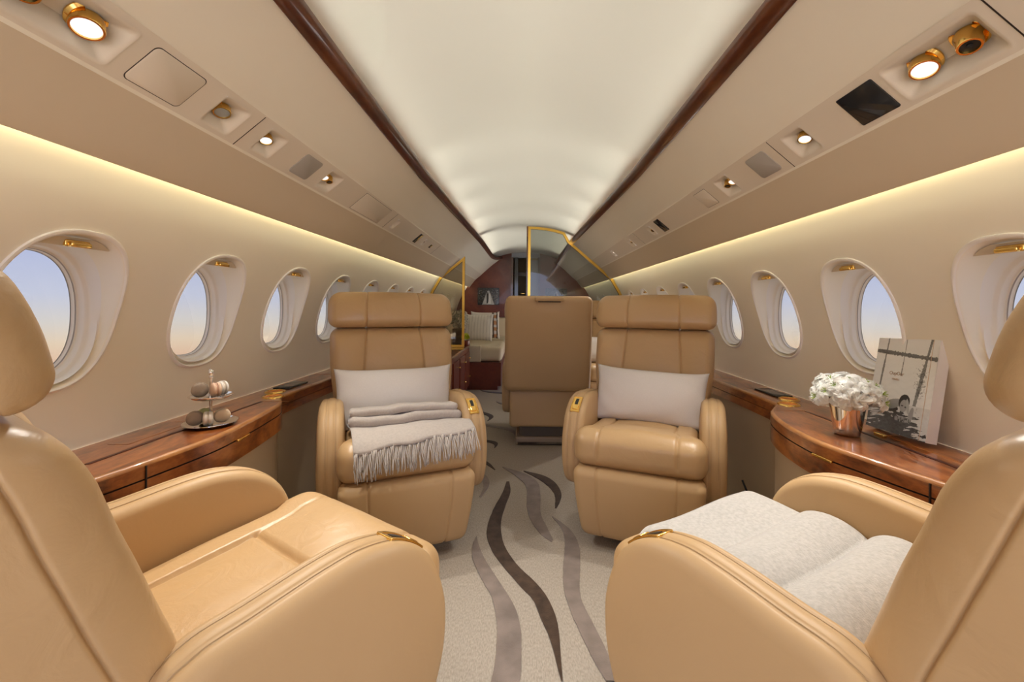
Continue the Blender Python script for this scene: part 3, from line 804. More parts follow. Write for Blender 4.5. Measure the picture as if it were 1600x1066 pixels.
def make_seat(x,y,rot,aisle,label,headlabel=None,tall=False,name='armchair'):
    t=thing(name,label,'armchair',TR(x,y,0,0,0,rot),None)
    ob('seat_base',cached('base',base_me),t)
    ob('seat_cushion',cached('cushion',cushion_me),t)
    ob('leg_rest',cached('leg',legrest_me),t)
    ob('backrest',cached('back',backrest_me),t)
    ob('headrest',cached('head',headrest_me),t)
    for sd in (-1,1):
        ar=ob('armrest',cached(('arm',sd),lambda:arm_me(sd)),t)
        for e in (-1,1): ob('stitching',cached(('st',sd,e),lambda:stitch_me(sd,e)),ar)
    c=ob('control_plate',cached(('ctl',aisle),lambda:bent([((.021,.046,.004,.0035),(0,0,-.0018)),((.0028,.044,.002,.0018),(.018,0,.0022)),((.0028,.044,.002,.0018),(-.018,0,.0022)),((.018,.0035,.002,.0018),(0,.042,.0022)),((.018,.0035,.002,.0018),(0,-.042,.0022))],'control_plate',GOLD,aisle)),t)
    c['label']='gold control plate set in the armrest'
    ob('lever',cached(('lev',aisle),lambda:bent([((.013,.012,.003,.0025),(0,-.022,.003))],'lever',GOLD,aisle)),c)
    ob('slot',cached(('slot',aisle),lambda:bent([((.007,.018,.0006,.0005),(0,.012,.0026))],'slot',BLACK,aisle)),c)
    if tall:
        def shell():
            hx,hy,hz=.303,.05,.335
            P,Nn,F=rbox(hx,hy,hz,.042,(22,6,24),((),(),()),5)
            P0=P.copy(); x,y,z=P0.T
            P[:,1]+=np.clip(Nn[:,1],0,1)*.012*(1-(x/hx)**2)*(1-(z/hz)**2)
            P[:,1]-=np.clip(Nn[:,1],0,1)*.022*np.exp(-(x/.085)**4)*np.exp(-((z-hz+.050)/.022)**2)
            P[:,0]*=np.interp(z,[-hz,-.1,hz],[1,1,.97])
            P[:,1]+=.33+.22*(z+.15); P[:,2]+=.737
            return mk('back_shell',P,F,LEATHER_S,sharp=None)
        ob('back_shell',cached('shell',shell),t)
        P,F=rb(.098,.014,.013,.008); mb=MB(); mb.add(P,F); ob('pull_handle',mb.me('pull',LEATHER_S),t,TR(0,.490,1.050,-.2,0,0)); mb=MB(); mb.box((0,0,0),(.075,.008,.0035)); ob('handle_slot',mb.me('slot',DARKSLOT,False),t,TR(0,.478,1.034,-.2,0,0))
        P,F=rb(.268,.03,.132,.022); P[:,0]*=1; mb=MB(); mb.add(P,F); ob('skirt_panel',mb.me('skirt',LEATHER_S),t,TR(0,.262,.272,.05,0,0))
        P,F=rb(.225,.16,.03,.012); mb=MB(); mb.add(P,F); ob('floor_foot',mb.me('foot',simple('seat_foot',(.30,.22,.15),.5)),t,TR(0,.10,.031))
    return t
SA=make_seat(-.580,.785,math.radians(146),-1,'tan leather armchair with bare seat, close up beside the left ledge')
SB=make_seat(.568,.785,math.radians(-149),1,'tan leather armchair under the spread grey blanket, close up beside right ledge')
SC=make_seat(-.572,1.925,math.radians(23.5),1,'tan leather armchair holding a pillow and a fringed folded throw')
SD=make_seat(.556,1.98,math.radians(-22.5),-1,'tan leather armchair holding only one pearl grey pillow')
SE=make_seat(.152,3.33,math.radians(180),1,'tan leather seat turned away showing its plain back, beyond the aisle',tall=True)
SF=make_seat(.80,4.05,0,-1,'tan leather seat mostly hidden behind the seat with the plain back')

# ------------------------------------------------------------------ cushions
def pillow_me(w,h,tk,seed=1,mat=PILLOWM,nu=44,nv=30,color=None,plump=.42):
    V=[];F=[]
    rs=np.random.RandomState(seed)
    ph=rs.rand(8)*6.28
    for sgn in (1,-1):
        for i in range(nu+1):
            for j in range(nv+1):
                u=2*i/nu-1; v=2*j/nv-1
                u=math.copysign(abs(u)**.85,u); v=math.copysign(abs(v)**.85,v)
                e=max((1-u*u)*(1-v*v),0)
                z=sgn*tk/2*e**plump
                x=w/2*u*(1-.06*(1-v*v)); y=h/2*v*(1-.10*(1-u**4))
                wr=e**.4*(1-e)*.0045; cr=max(abs(u)-.45,0)*2
                z+=sgn*wr*(1.3*math.sin(7*u*v+ph[0]+2*u)+cr*math.sin(13*(abs(u)-.55*v)+ph[1]+3*v*v)+.8*math.sin(4.3*u+6*v*v+ph[2]))
                V.append((x,y,z))
    n=(nu+1)*(nv+1)
    for s in range(2):
        for i in range(nu):
            for j in range(nv):
                a=s*n+i*(nv+1)+j; q=(a,a+nv+1,a+nv+2,a+1); F.append(q if s==0 else q[::-1])
    me=mk('pillow',V,F,mat,sharp=None)
    import bmesh
    bm=bmesh.new(); bm.from_mesh(me); bmesh.ops.remove_doubles(bm,verts=bm.verts,dist=.0005); bm.to_mesh(me); bm.free()
    me.polygons.foreach_set('use_smooth',[True]*len(me.polygons))
    return me
def on_seat(seat,name,me,M_,label,cat,group=None):
    o=ob(name,me); o.matrix_world=seat.matrix_world@M_; return tag(o,label,cat,group)
on_seat(SC,'pillow',pillow_me(.53,.285,.13,3),TR(-.012,.060,.578,math.radians(70),0,math.radians(-1.5)),'pearl grey lumbar pillow behind the fringed folded throw','pillow','lumbar pillows on the armchairs')
on_seat(SD,'pillow',pillow_me(.52,.275,.13,8),TR(.006,.056,.576,math.radians(70),math.radians(2),math.radians(1.5)),'pearl grey lumbar pillow alone on the bare leather seat','pillow','lumbar pillows on the armchairs')
on_seat(SF,'pillow',pillow_me(.5,.27,.13,9),TR(.0,.058,.592,math.radians(72),0,0),'white pillow glimpsed on the hidden far seat','pillow')

# folded throw with fringe
def throw_on(seat):
    t=thing('throw_blanket','taupe folded throw with long fringe draped over the seat front edge','blanket',seat.matrix_world)
    # drape layer, following the cushion over its rounded front
    PR=[(-.05,ctop(-.05)+.016),(-.13,ctop(-.13)+.018),(-.21,ctop(-.21)+.024),(-.255,ctop(-.255)+.022),(-.29,.504),(-.322,.488),(-.344,.462),(-.358,.43),(-.364,.39),(-.366,.33),(-.366,.22)]
    PC=np.array(catmull(PR,10)); PD=np.r_[0,np.cumsum(np.linalg.norm(np.diff(PC,axis=0),axis=1))]
    PT=np.gradient(PC,axis=0); PT/=np.linalg.norm(PT,axis=1)[:,None]; PN=np.c_[-PT[:,1],PT[:,0]]
    if PN[2][1]<0: PN=-PN
    def onp(d,h):
        c=[np.interp(d,PD,PC[:,k])+np.interp(d,PD,PN[:,k])*h for k in (0,1)]; return float(c[0]),float(c[1])
    L0=-.222;L1=.240
    mb=MB(); nx,ny=44,24
    def pt(u,v,lay):
        x=L0+(L1-L0)*u+.018*v
        d=v*(.318-.045*u+.004*math.sin(u*17))
        h=.003+(.009 if lay else 0)+.0022*math.sin(u*9+v*4)+.0014*math.sin(u*23+1)
        y,z=onp(d,h); return (x,y,z)
    for lay in (0,1): mb.grid(lambda u,v:pt(u,v,lay),nx,ny)
    m=(nx+1)*(ny+1)
    E=[i*(ny+1) for i in range(nx+1)]+[nx*(ny+1)+j for j in range(1,ny+1)]+[i*(ny+1)+ny for i in range(nx-1,-1,-1)]+[j for j in range(ny-1,0,-1)]
    for a,b in zip(E,E[1:]+E[:1]): mb.F.append((a,b,b+m,a+m)); mb.I.append(0)
    ob('draped_layer',mb.me('drape',THROWM,sharp=None),t)
    # stacked folds
    for k,(yy,zz,hx,hy,hz,dx,tw) in enumerate(((-.150,.022+.028,.225,.066,.021,.008,.03),(-.130,.022+.062,.216,.058,.0165,.002,-.02))):
        P,Nn,F=rbox(hx,hy,hz,hz*.96,(40,10,2),m=4)
        P0=P.copy()
        P[:,2]+=.003*np.sin(P0[:,0]*22+k)+.002*np.sin(P0[:,0]*51+k*2); P[:,1]+=.005*np.sin(P0[:,0]*14+k*2)
        P[:,2]+=ctop(yy)+zz-.13*P0[:,1]; P[:,1]+=yy; P[:,0]+=dx
        P[:,1]+=tw*P0[:,0]
        ob('fold',mk('fold',P,F,THROWM,sharp=None),t)
    mb=MB(); rs=random.Random(5); ns=92
    for i in range(ns):
        u=(i+.5)/ns; d0=(.318-.045*u+.004*math.sin(u*17))-.004; x=L0+(L1-L0)*u+.018
        ln=.092+rs.uniform(-.009,.009); sway=rs.uniform(-.006,.006)+.006*math.sin(i*.7); hh=rs.uniform(.005,.010)
        pts=[]
        for s_ in range(8):
            a=s_/7; y,z=onp(d0+ln*a,hh+.003*math.sin(a*7+i)); pts.append((x+sway*a*a+.0012*math.sin(a*9+i*2),y,z))
        mb.tube(pts,.0024,5,taper=[1.1,1,1,1,1,1,1,.7])
    ob('fringe',mb.me('fringe',THROWM,sharp=None),t)
throw_on(SC)

# spread blanket on the close right seat
def spread_blanket(seat):
    def h(x,y,lay):
        # three soft folds from front to back
        ridge=0
        for c,w,a in ((-.22,.090,.006),(-.095,.072,.034),(.035,.072,.055)):
            d=(y-c)/w
            if abs(d)<1: ridge=max(ridge,a*(1-d*d)**.6)
        return ctop(y)+.014+ridge+.003*math.sin(x*18+y*9)
    mb=MB(); nx,ny=60,80
    def pt(u,v,lay):
        x=-.238+.440*u; y=-.305+.425*v
        z=h(x,y,lay)
        e=min(u,1-u)*.440
        if e<.04: z-=.022*(1-e/.04)**2
        if y<-.28: z-=((-.28-y)/.035)**2*.010
        return (x,y,z+(0 if lay else -.010))
    for lay in (0,1): mb.grid(lambda u,v:pt(u,v,lay),nx,ny)
    m=(nx+1)*(ny+1)
    E=[i*(ny+1) for i in range(nx+1)]+[nx*(ny+1)+j for j in range(1,ny+1)]+[i*(ny+1)+ny for i in range(nx-1,-1,-1)]+[j for j in range(ny-1,0,-1)]
    for a,b in zip(E,E[1:]+E[:1]): mb.F.append((a,b,b+m,a+m)); mb.I.append(0)
    o=ob('wool_blanket',mb.me('blanket',THROWG,sharp=None)); o.matrix_world=seat.matrix_world.copy()
    tag(o,'pale grey wool blanket in soft folds spread over the close armchair seat','blanket')
spread_blanket(SB)

# ------------------------------------------------------------------ tiered stand with macarons
SX,SY=-.992,1.335
st=thing('tiered_stand','two tier silver cake stand on the left ledge','cake stand',TR(SX,SY,LZ+.0006))
def tray(r,name):
    mb=MB(); mb.lathe([(.0001,.0035),(r*.72,.0035),(r*.86,.006),(r*.97,.0095),(r,.011),(r*1.005,.0095),(r*.9,.004),(r*.75,0),(.0001,0)],48,cap=False); return mb.me(name,SILVER,sharp=60)
ob('lower_tray',tray(.073,'tray'),st); ob('upper_tray',tray(.058,'tray2'),st,TR(0,0,.083))
mb=MB(); mb.lathe([(.006,.003),(.0045,.012),(.004,.05),(.0045,.08),(.009,.083),(.005,.09),(.004,.10),(.004,.145),(.0065,.148),(.0065,.151),(.004,.153),(.008,.158),(.0095,.164),(.006,.171),(.0015,.174)],20); ob('stem',mb.me('stem',SILVER,sharp=60),st)
def macaron(col,fill,x,y,z,rx,rz,label,lean=0,sc=1):
    t=thing('macaron',label,'macaron',TR(SX+x,SY+y,LZ+z,rx,lean,rz),'macarons on the cake stand')
    m=noisy('macaron_shell',tuple(c*.95 for c in col),col,60,.75,bump=.2,bscale=200)
    f=simple('macaron_filling',fill,.6); r=.0225*sc
    up=[(r*.93,.0022),(r*.99,.003),(r*1.0,.0042),(r*.94,.005),(r*.97,.006),(r*.93,.0085),(r*.80,.0112),(r*.5,.0130),(.0001,.0136)]
    for s in (1,-1):
        mb=MB(); mb.lathe([(a,s*b) for a,b in up],28,cap=False); ob('shell',mb.me('shell',m,sharp=70),t)
    mb=MB(); mb.lathe([(.0001,-.0024),(r*.88,-.0024),(r*.92,0),(r*.88,.0024),(.0001,.0024)],28,cap=False); ob('filling',mb.me('filling',f),t)
RX=PI/2
H1,H2=.0056+.0228,.0886+.0228
macaron((.40,.32,.25),(.22,.16,.12),-.026,-.030,H1,RX+.12,.62,'grey brown macaron leaning at the left of the lower tray')
macaron((.62,.62,.28),(.5,.5,.2),-.024,.006,H1,RX,.9,'pale green macaron at the back of the lower tray')
macaron((.78,.71,.63),(.6,.5,.4),.014,-.030,H1,RX,-.95,'white macaron standing on edge at the front of the lower tray')
macaron((.68,.52,.36),(.5,.35,.2),.030,.008,H1,RX+.1,.75,'tan macaron at the right of the lower tray')
macaron((.40,.32,.25),(.2,.15,.1),-.025,-.012,H2,RX+.1,.6,'grey brown macaron leaning at the left of the upper tray')
macaron((.72,.50,.36),(.55,.3,.2),.022,-.010,H2+.0012,RX,-.65,'peach macaron leaning at the right of the upper tray')
macaron((.80,.74,.68),(.6,.5,.4),.016,.028,H2,RX,-.5,'white macaron behind the peach one on the upper tray')

# ------------------------------------------------------------------ vase with white flowers
VX,VY=.966,1.292
mb=MB(); mb.lathe([(.0001,.0008),(.030,.0008),(.0335,.003),(.036,.02),(.043,.07),(.0485,.102),(.0492,.105),(.0475,.105),(.042,.07),(.033,.01),(.0001,.008)],48,cap=False)
v=ob('vase',mb.me('vase',CHROMEW,sharp=60)); v.location=(VX,VY,LZ); tag(v,'polished silver tumbler vase on the right ledge','vase')
def petal(L,w,curl,cup,nu=6,nv=4):
    V=[];F=[]
    for i in range(nu+1):
        t=i/nu; ww=w*math.sin(PI*min(t*.86+.10,1))**.75
        for j in range(nv+1):
            s_=2*j/nv-1
            V.append((L*t*math.cos(curl*t*.8), ww*s_, L*t*math.sin(curl*t*.8*-1)+cup*s_*s_*ww+.10*L*math.sin(t*PI)+.003*math.sin(s_*5+t*6)))
    for i in range(nu):
        for j in range(nv):
            a=i*(nv+1)+j; F.append((a,a+nv+1,a+nv+2,a+1))
    return V,F
def blossom_me(seed,r=.034,np_=6,mat=PETAL):
    rs=random.Random(seed); mb=MB()
    for layer,(cnt,tilt,sc) in enumerate(((np_,-.05,1.0),(np_-1,-.55,.75))):
        for k in range(cnt):
            V,F=petal(r*sc*rs.uniform(.9,1.15),r*.43*sc,rs.uniform(.3,1.0),rs.uniform(.1,.5))
            R=Matrix.Rotation(2*PI*k/cnt+rs.uniform(-.2,.2)+layer*.5,4,'Z')@Matrix.Rotation(tilt+rs.uniform(-.25,.2),4,'Y')
            mb.add(V,F,0,R)
    return mb.me('blossom',mat,sharp=None,fix=False)
bq=thing('flower_bouquet','white blossoms bunched in the silver tumbler vase','flowers',TR(VX,VY,LZ+.10))
bms=[blossom_me(k) for k in range(5)]
stam=MB()
for k in range(6):
    a=2*PI*k/6; stam.tube([(0,0,0),(.005*math.cos(a),.005*math.sin(a),.009),(.009*math.cos(a),.009*math.sin(a),.015)],.0009,5)
stam=stam.me('stamen',GREEN)
rs=random.Random(4)
k=0
for lat,cnt,rr in ((-.22,9,.076),(.12,10,.073),(.45,9,.068),(.82,6,.056),(1.25,3,.040)):
    for q in range(cnt):
        az=2*PI*q/cnt+lat*2+rs.uniform(-.2,.2)
        d=Vector((math.cos(az)*math.cos(lat)*1.08,math.sin(az)*math.cos(lat)*1.08,math.sin(lat)*.85))
        p=d*rr*rs.uniform(.92,1.1)+Vector((0,0,.026))
        qt=Vector((0,0,1)).rotation_difference((d+Vector((0,0,.25))).normalized())
        b=ob('blossom',bms[k%5],bq,Matrix.Translation(p)@qt.to_matrix().to_4x4()@Matrix.Rotation(rs.uniform(0,6),4,'Z')@Matrix.Scale(rs.uniform(.85,1.12),4)); k+=1
        if k%3==0: ob('stamens',stam,b)
mb=MB()
for q in range(7):
    a=q*.9; mb.tube([(.012*math.cos(a),.012*math.sin(a),-.085),(.028*math.cos(a),.028*math.sin(a),-.02),(.04*math.cos(a),.04*math.sin(a),.03)],.0022,6)
ob('stems',mb.me('stems',GREEN),bq)

# ------------------------------------------------------------------ printed pictures (flat prints with painted pattern)
def print_me(name,w,h,nx,ny,fn,mat=PRINT):
    V=[((i/nx-.5)*w,0,j/ny*h) for j in range(ny+1) for i in range(nx+1)]
    F=[(j*(nx+1)+i,j*(nx+1)+i+1,(j+1)*(nx+1)+i+1,(j+1)*(nx+1)+i) for j in range(ny) for i in range(nx)]
    me=mk(name,V,F,mat,None,False)
    a=me.color_attributes.new('print','FLOAT_COLOR','POINT'); c=np.ones((len(V),4),dtype=np.float32)
    for k in range(len(V)):
        i=k%(nx+1); j=k//(nx+1); g=fn(i/nx,1-j/ny)
        g=(g,g,g) if not hasattr(g,'__len__') else g
        c[k,:3]=g
    a.data.foreach_set('color',c.ravel()); return me
def sm(a,b,x): t=min(max((x-a)/(b-a),0),1); return t*t*(3-2*t)
def _h(i,j): 
    n=math.sin(i*127.1+j*311.7)*43758.5453; return n-math.floor(n)
def vn(x,y):
    i,j=math.floor(x),math.floor(y); f,g=x-i,y-j; f=f*f*(3-2*f); g=g*g*(3-2*g)
    return (_h(i,j)*(1-f)+_h(i+1,j)*f)*(1-g)+(_h(i,j+1)*(1-f)+_h(i+1,j+1)*f)*g
def hn(x,y): return .6*vn(x,y)+.4*vn(x*2.1+5,y*2.1+9)
def cover(u,v):
    g=.80-.12*v+.03*hn(u*9,v*14)
    # horizon with trees
    yh=.145+.05*u
    if abs(v-yh)<.012+.016*hn(u*40,1): g=.10+.12*hn(u*60,v*80)
    # water reflections
    if v>yh: g-=.04*max(0,math.sin(v*90+math.sin(u*20)*2))*v
    # posts
    for x0,x1,v1,w in ((.19,.10,.98,.011),(.50,.46,.40,.005),(.885,.70,.80,.018)):
        xx=x0+(x1-x0)*v
        ww=w*(1+.9*hn(v*60,3)*(v>.25))
        if abs(u-xx)<ww and v<v1: g=min(g,.16+.10*hn(u*50,v*50))
    # dark mottled reflection on the right
    if .2<v<.68 and u>.55:
        d=((u-.80)/.13)**2+((v-.42)/.22)**2
        if d<1 and hn(u*46,v*90)>.50+.35*d: g*=.5
    # dark rippled water at the foot, broken by bright streaks
    if v>.68:
        q=hn(u*9+2.0*vn(u*4,v*6),v*62+3*vn(u*5,7))
        th=.34+.30*sm(.72,.95,v)+.30*math.exp(-((u-.45)/.22)**2)*sm(.76,.84,v)-.35*sm(.80,.95,u)*(1-.5*sm(.9,1,v))
        if q<th: g=.035+.05*hn(u*30,v*60)
        else: g=.55+.12*hn(u*20,v*40)
    # swimmer leaning on folded arms
    def el(cx_,cy_,a,b,rot=0):
        c,s__=math.cos(rot),math.sin(rot); dx,dy=u-cx_,(v-cy_)*1.32
        return ((dx*c+dy*s__)/a)**2+((-dx*s__+dy*c)/b)**2
    if el(.30,.745,.22,.060,.0)<1: g=.03
    if el(.42,.70,.15,.065,-.35)<1: g=.36-.25*((v-.62)*5)
    if el(.16,.70,.14,.03,.12)<1: g=.42
    if el(.60,.66,.088,.105,.2)<1: g=.035
    if el(.60,.70,.062,.085,.15)<1: g=.36-.5*abs(u-.60)
    if el(.575,.70,.02,.010)<1 or el(.635,.71,.02,.010)<1 or el(.60,.775,.022,.011)<1: g=.06
    if el(.665,.70,.024,.105,-.25)<1: g=.40
    if el(.73,.78,.035,.11,.15)<1: g=.30
    if el(.60,.84,.15,.035)<1: g=.05 if hn(u*70,v*40)<.5 else .28
    return g
W_,H_=.215,.285
def book():
    M_=TR(1.092,1.262,LZ+.0008,0,0,0)
    t=thing('book','large hardcover book with black and white swimmer cover leaning on right wall','book',None)
    # frame: local x along the cover, local -y faces the aisle, local z up the cover
    ex=Vector((0,-1,0)); up=Vector((.052,0,.285)).normalized(); ny=up.cross(ex).normalized()
    # -ny must face the aisle (-x)
    if ny.x<0: ny=-ny
    Mx=Matrix(((ex.x,ny.x,up.x,1.088),(ex.y,ny.y,up.y,1.272),(ex.z,ny.z,up.z,LZ+.0112),(0,0,0,1)))
    Mx=Mx@Matrix.Rotation(math.radians(-2.0),4,'Y')@Matrix.Rotation(math.radians(-3),4,'Z')
    t.matrix_world=Matrix.Identity(4); t.matrix_world=Mx
    mb=MB(); mb.box((0,.0015,H_/2),(W_/2,.0015,H_/2)); ob('front_board',mb.me('board',PAPER,False),t)
    ob('cover_picture',print_me('cover',W_,H_,190,250,cover),t,Matrix.Translation((0,-.0003,0)))
    mb=MB(); mb.box((-.002,.015,H_/2),(W_/2-.004,.012,H_/2-.004)); ob('pages',mb.me('pages',PAPER,False),t)
    mb=MB(); mb.box((0,.0285,H_/2),(W_/2,.0015,H_/2)); ob('back_board',mb.me('board',PAPER,False),t)
    mb=MB(); mb.box((W_/2-.001,.015,H_/2),(.0015,.015,H_/2)); o=ob('spine',mb.me('spine',simple('white_spine',(.78,.77,.78),.35),False),t)
    mb=MB(); mb.box((W_/2-.020,-.0006,H_/2),(.0005,.0003,H_/2)); ob('hinge_line',mb.me('hinge',simple('copper_line',(.55,.36,.24),.4),False),t)
    def txt(s_,x,z,size,col,nm):
        c=bpy.data.curves.new('txt','FONT'); c.body=s_; c.size=size; c.align_x='CENTER'; c.extrude=.0002
        c.materials.append(simple('lettering_'+nm,col,.4))
        tmp=bpy.data.objects.new(nm+'_tmp',c); COL.objects.link(tmp); bpy.context.view_layer.update()
        me=bpy.data.meshes.new_from_object(tmp.evaluated_get(bpy.context.evaluated_depsgraph_get())); bpy.data.objects.remove(tmp)
        o=bpy.data.objects.new(nm,me); COL.objects.link(o); o.parent=t; o['kind']='stuff'
        o.matrix_local=TR(x,-.0008,z,PI/2,0,0)
    txt('OupOur',-.020,H_*.605,.0150,(.36,.22,.14),'title_lettering')
    txt('ITINELL',-.020,H_*.55,.0085,(.50,.30,.18),'subtitle_lettering')
book()
# small gold clip lying in front of the book
mb=MB(); P,F=rb(.006,.018,.0045,.002); mb.add(P+np.array((0,0,.0047)),F)
o=ob('gold_latch_block',mb.me('clip',GOLD)); o.location=(1.052,1.275,LZ); tag(o,'small gold latch block on the ledge below the book','latch')

# ------------------------------------------------------------------ charging cable by the right armchair
mb=MB(); pts=catmull([(.88,1.74,.30),(.905,1.70,.20),(.905,1.66,.10),(.88,1.60,.03),(.83,1.56,.012),(.78,1.55,.008)],8)
mb.tube([tuple(p) for p in pts],.004,8); o=ob('cable',mb.me('cable',CABLE)); tag(o,'thin black cable curling to the floor beside the right armchair','cable')

# ------------------------------------------------------------------ aft cabin: credenza, glass screens, sofa, bulkhead
t=thing('credenza','dark red wood credenza with gold knobs before the left glass screen','credenza')
mb=MB(); mb.box((-.905,4.12,.29),(.24,.93,.23)); mb.box((-.90,4.12,.03),(.22,.90,.03)); ob('body',mb.me('body',MAHO2,False),t)
mb=MB(); P,F=rb(.255,.94,.012,.005); mb.add(P+np.array((-.91,4.12,.533)),F); ob('top_board',mb.me('top',BURL),t)
for yc in (3.55,4.05,4.45,4.83):
    mb=MB(); mb.box((-.659,yc,.28),(.006,.17,.19)); d=ob('door',mb.me('door',MAHO2,False),t)
    mb=MB(); mb.lathe([(.004,0),(.004,.01),(.009,.014),(.009,.02),(.004,.024)],16,mat=TR(-.655,yc+.1,.40,0,PI/2,0)); mb.lathe([(.004,0),(.004,.01),(.009,.014),(.009,.02),(.004,.024)],16,mat=TR(-.655,yc+.1,.19,0,PI/2,0))
    ob('knob',mb.me('knob',GOLD),d)
def frame_poly(name,label,outer,th,mats,Y,inner_w=.03,cat='screen',extra=None):
    t=thing(name,label,cat,TR(0,Y,0))
    n=len(outer); O=[Vector(p) for p in outer]; c=sum(O,Vector((0,0)))/n
    I=[]
    for i in range(n):
        p=O[i]; a=(O[i]-O[i-1]).normalized(); b=(O[(i+1)%n]-O[i]).normalized()
        na=Vector((-a.y,a.x)); nb=Vector((-b.y,b.x))
        if na.dot(c-p)<0: na=-na
        if nb.dot(c-p)<0: nb=-nb
        m=(na+nb).normalized(); k=inner_w/max(m.dot(na),.4); I.append(p+m*k)
    V=[(p.x,y,p.y) for y in (-th,th) for P in (O,I) for p in P]
    F=[]
    for i in range(n):
        j=(i+1)%n; F+= [(i,j,n+j,n+i),(2*n+i,3*n+i,3*n+j,2*n+j),(i,2*n+i,2*n+j,j),(n+i,n+j,3*n+j,3*n+i)]
    mb=MB(); mb.add(V,F); ob('gold_frame',mb.me('frame',mats[0],False),t)
    V=[(p.x,y,p.y) for y in (-.004,.004) for p in I]; F=[tuple(range(n)),tuple(range(2*n-1,n-1,-1))]
    mb=MB(); mb.add(V,F); ob('glass_pane',mb.me('glass',mats[1],False),t)
    return t
def wallpts(sd,z0,z1,n=6): return [(sd*(cx(z0+(z1-z0)*k/n)-.006),z0+(z1-z0)*k/n) for k in range(n+1)]
frame_poly('glass_screen','bronze glass screen in a gold frame standing on the credenza',
    [(-.675,.547),(-.675,slope_z(.675)-.012)]+[(-.95,slope_z(.95)-.012)]+[p for p in wallpts(-1,1.30,.547)],.014,(GOLDS,GLASSL),4.70,.026)
outer=[(.018,.50)]+[(.018,vz(.018)-.006)]+[(x,vz(x)-.006-.0*x) for x in (.12,.22,.30,.37,.42)]+[(.47,1.725)]+[(.95,slope_z(.95)-.012)]+[p for p in wallpts(1,1.30,.50)]
t=frame_poly('glass_screen','tall grey glass screen in a gold frame across the right half of the cabin',outer,.014,(GOLDS,GLASSR),4.70,.028)
mb=MB(); mb.box((.010,0,1.19),(.008,.02,.69)); o=ob('wood_post',mb.me('post',MAHO,False),t); o['label']='dark wood edge post'
mb=MB(); mb.box((.54,0,.25),(.53,.02,.25)); ob('lower_panel',mb.me('lower',MAHO2,False),t)
# vases and flowers behind the glass
def far_flowers(x,y,z,label,kind):
    t=thing('flower_bunch',label,'flowers',TR(x,y,z))
    rs=random.Random(int(x*1000)); 
    if kind=='white':
        bm_=blossom_me(77,.05,7)
        for k in range(12):
            d=Vector((rs.gauss(0,1),rs.gauss(0,1),rs.gauss(.2,1))).normalized(); qt=Vector((0,0,1)).rotation_difference(d)
            ob('blossom',bm_,t,Matrix.Translation(d*.062+Vector((0,0,.06)))@qt.to_matrix().to_4x4())
        for k in range(6):
            V,F=petal(.09,.028,.5,.2); mb=MB(); mb.add(V,F,0,TR(-.03,0,.10,0,-.6,k+2)); ob('leaf',mb.me('leaf',GREEN),t)
    elif kind=='grey':
        mb=MB()
        for k in range(260):
            d=Vector((rs.gauss(0,1),rs.gauss(0,1),rs.gauss(.3,.9))).normalized()*rs.uniform(.05,.115)+Vector((0,0,.10))
            P,F=rb(.007,.007,.007,.0065,n=(2,2,2),m=1); mb.add(P+np.array(d),F)
            if k<40: mb.tube([(0,0,0),tuple(d)],.0012,4)
        ob('sprigs',mb.me('sprigs',GREYG),t)
    else:
        bm_=blossom_me(78,.035,6,YELLOWG)
        for k in range(6):
            d=Vector((rs.gauss(0,1),rs.gauss(0,1),rs.gauss(.3,1))).normalized(); qt=Vector((0,0,1)).rotation_difference(d)
            ob('blossom',bm_,t,Matrix.Translation(d*.035+Vector((0,0,.03)))@qt.to_matrix().to_4x4())
def far_vase(x,y,r,h,label,mat=GREYV):
    mb=MB(); mb.lathe([(.0001,0.001),(r*.9,.001),(r,.01),(r,h),(r*.9,h),(r*.88,.02),(.0001,.02)],28,cap=False); o=ob('vase',mb.me('vase',mat)); o.location=(x,y,.5455); tag(o,label,'vase')
far_vase(-.775,4.97,.078,.19,'dark grey cylinder vase holding grey sprigs behind left glass')
far_flowers(-.775,4.97,.74,'grey green sprigs in the dark vase behind left glass','grey')
far_vase(-.945,4.83,.05,.17,'narrow grey vase holding white blossoms behind left glass')
far_flowers(-.945,4.83,.775,'white blossoms with green leaves behind the left glass','white')
far_vase(-.685,4.86,.05,.06,'low dark bowl of yellow flowers beside the gold frame',MAHO2)
far_flowers(-.685,4.86,.61,'yellow green flowers by the gold frame post','yellow')
# sofa
t=thing('sofa','cream sofa with red wood base beyond the left glass screen','sofa',TR(0,0,0))
mb=MB(); mb.box((-.69,5.98,.19),(.40,.90,.14)); mb.box((-.70,5.98,.03),(.37,.88,.03)); ob('base',mb.me('base',MAHO2,False),t)
for yc in (5.53,6.42):
    P,Nn,F=rbox(.42,.435,.09,.05,(10,10,4)); P[:,2]+=np.clip(Nn[:,2],0,1)*.015*(1-(P[:,0]/.42)**2); mb=MB(); mb.add(P+np.array((-.70,yc,.425)),F); ob('seat_cushion',mb.me('cush',SOFAC,sharp=None),t)
P,F=rb(.09,.03,.10,.015); mb=MB(); mb.add(P+np.array((-.62,5.11,.43)),F); ob('armrest',mb.me('arm',SOFAC),t)
P,F=rb(.09,.90,.22,.05); mb=MB(); mb.add(P+np.array((-1.02,5.98,.70)),F); ob('backrest',mb.me('back',SOFAC),t)
P,F=rb(.30,.05,.16,.04); mb=MB(); mb.add(P+np.array((-.58,6.90,.66)),F); ob('end_rest',mb.me('end',SOFAC),t)
def striped(me,w,pat):
    a=me.color_attributes.new('print','FLOAT_COLOR','POINT'); c=np.ones((len(me.vertices),4),dtype=np.float32)
    for k,v_ in enumerate(me.vertices):
        c[k,:3]=pat(v_.co.x/w+.5,v_.co.y)
    a.data.foreach_set('color',c.ravel()); return me
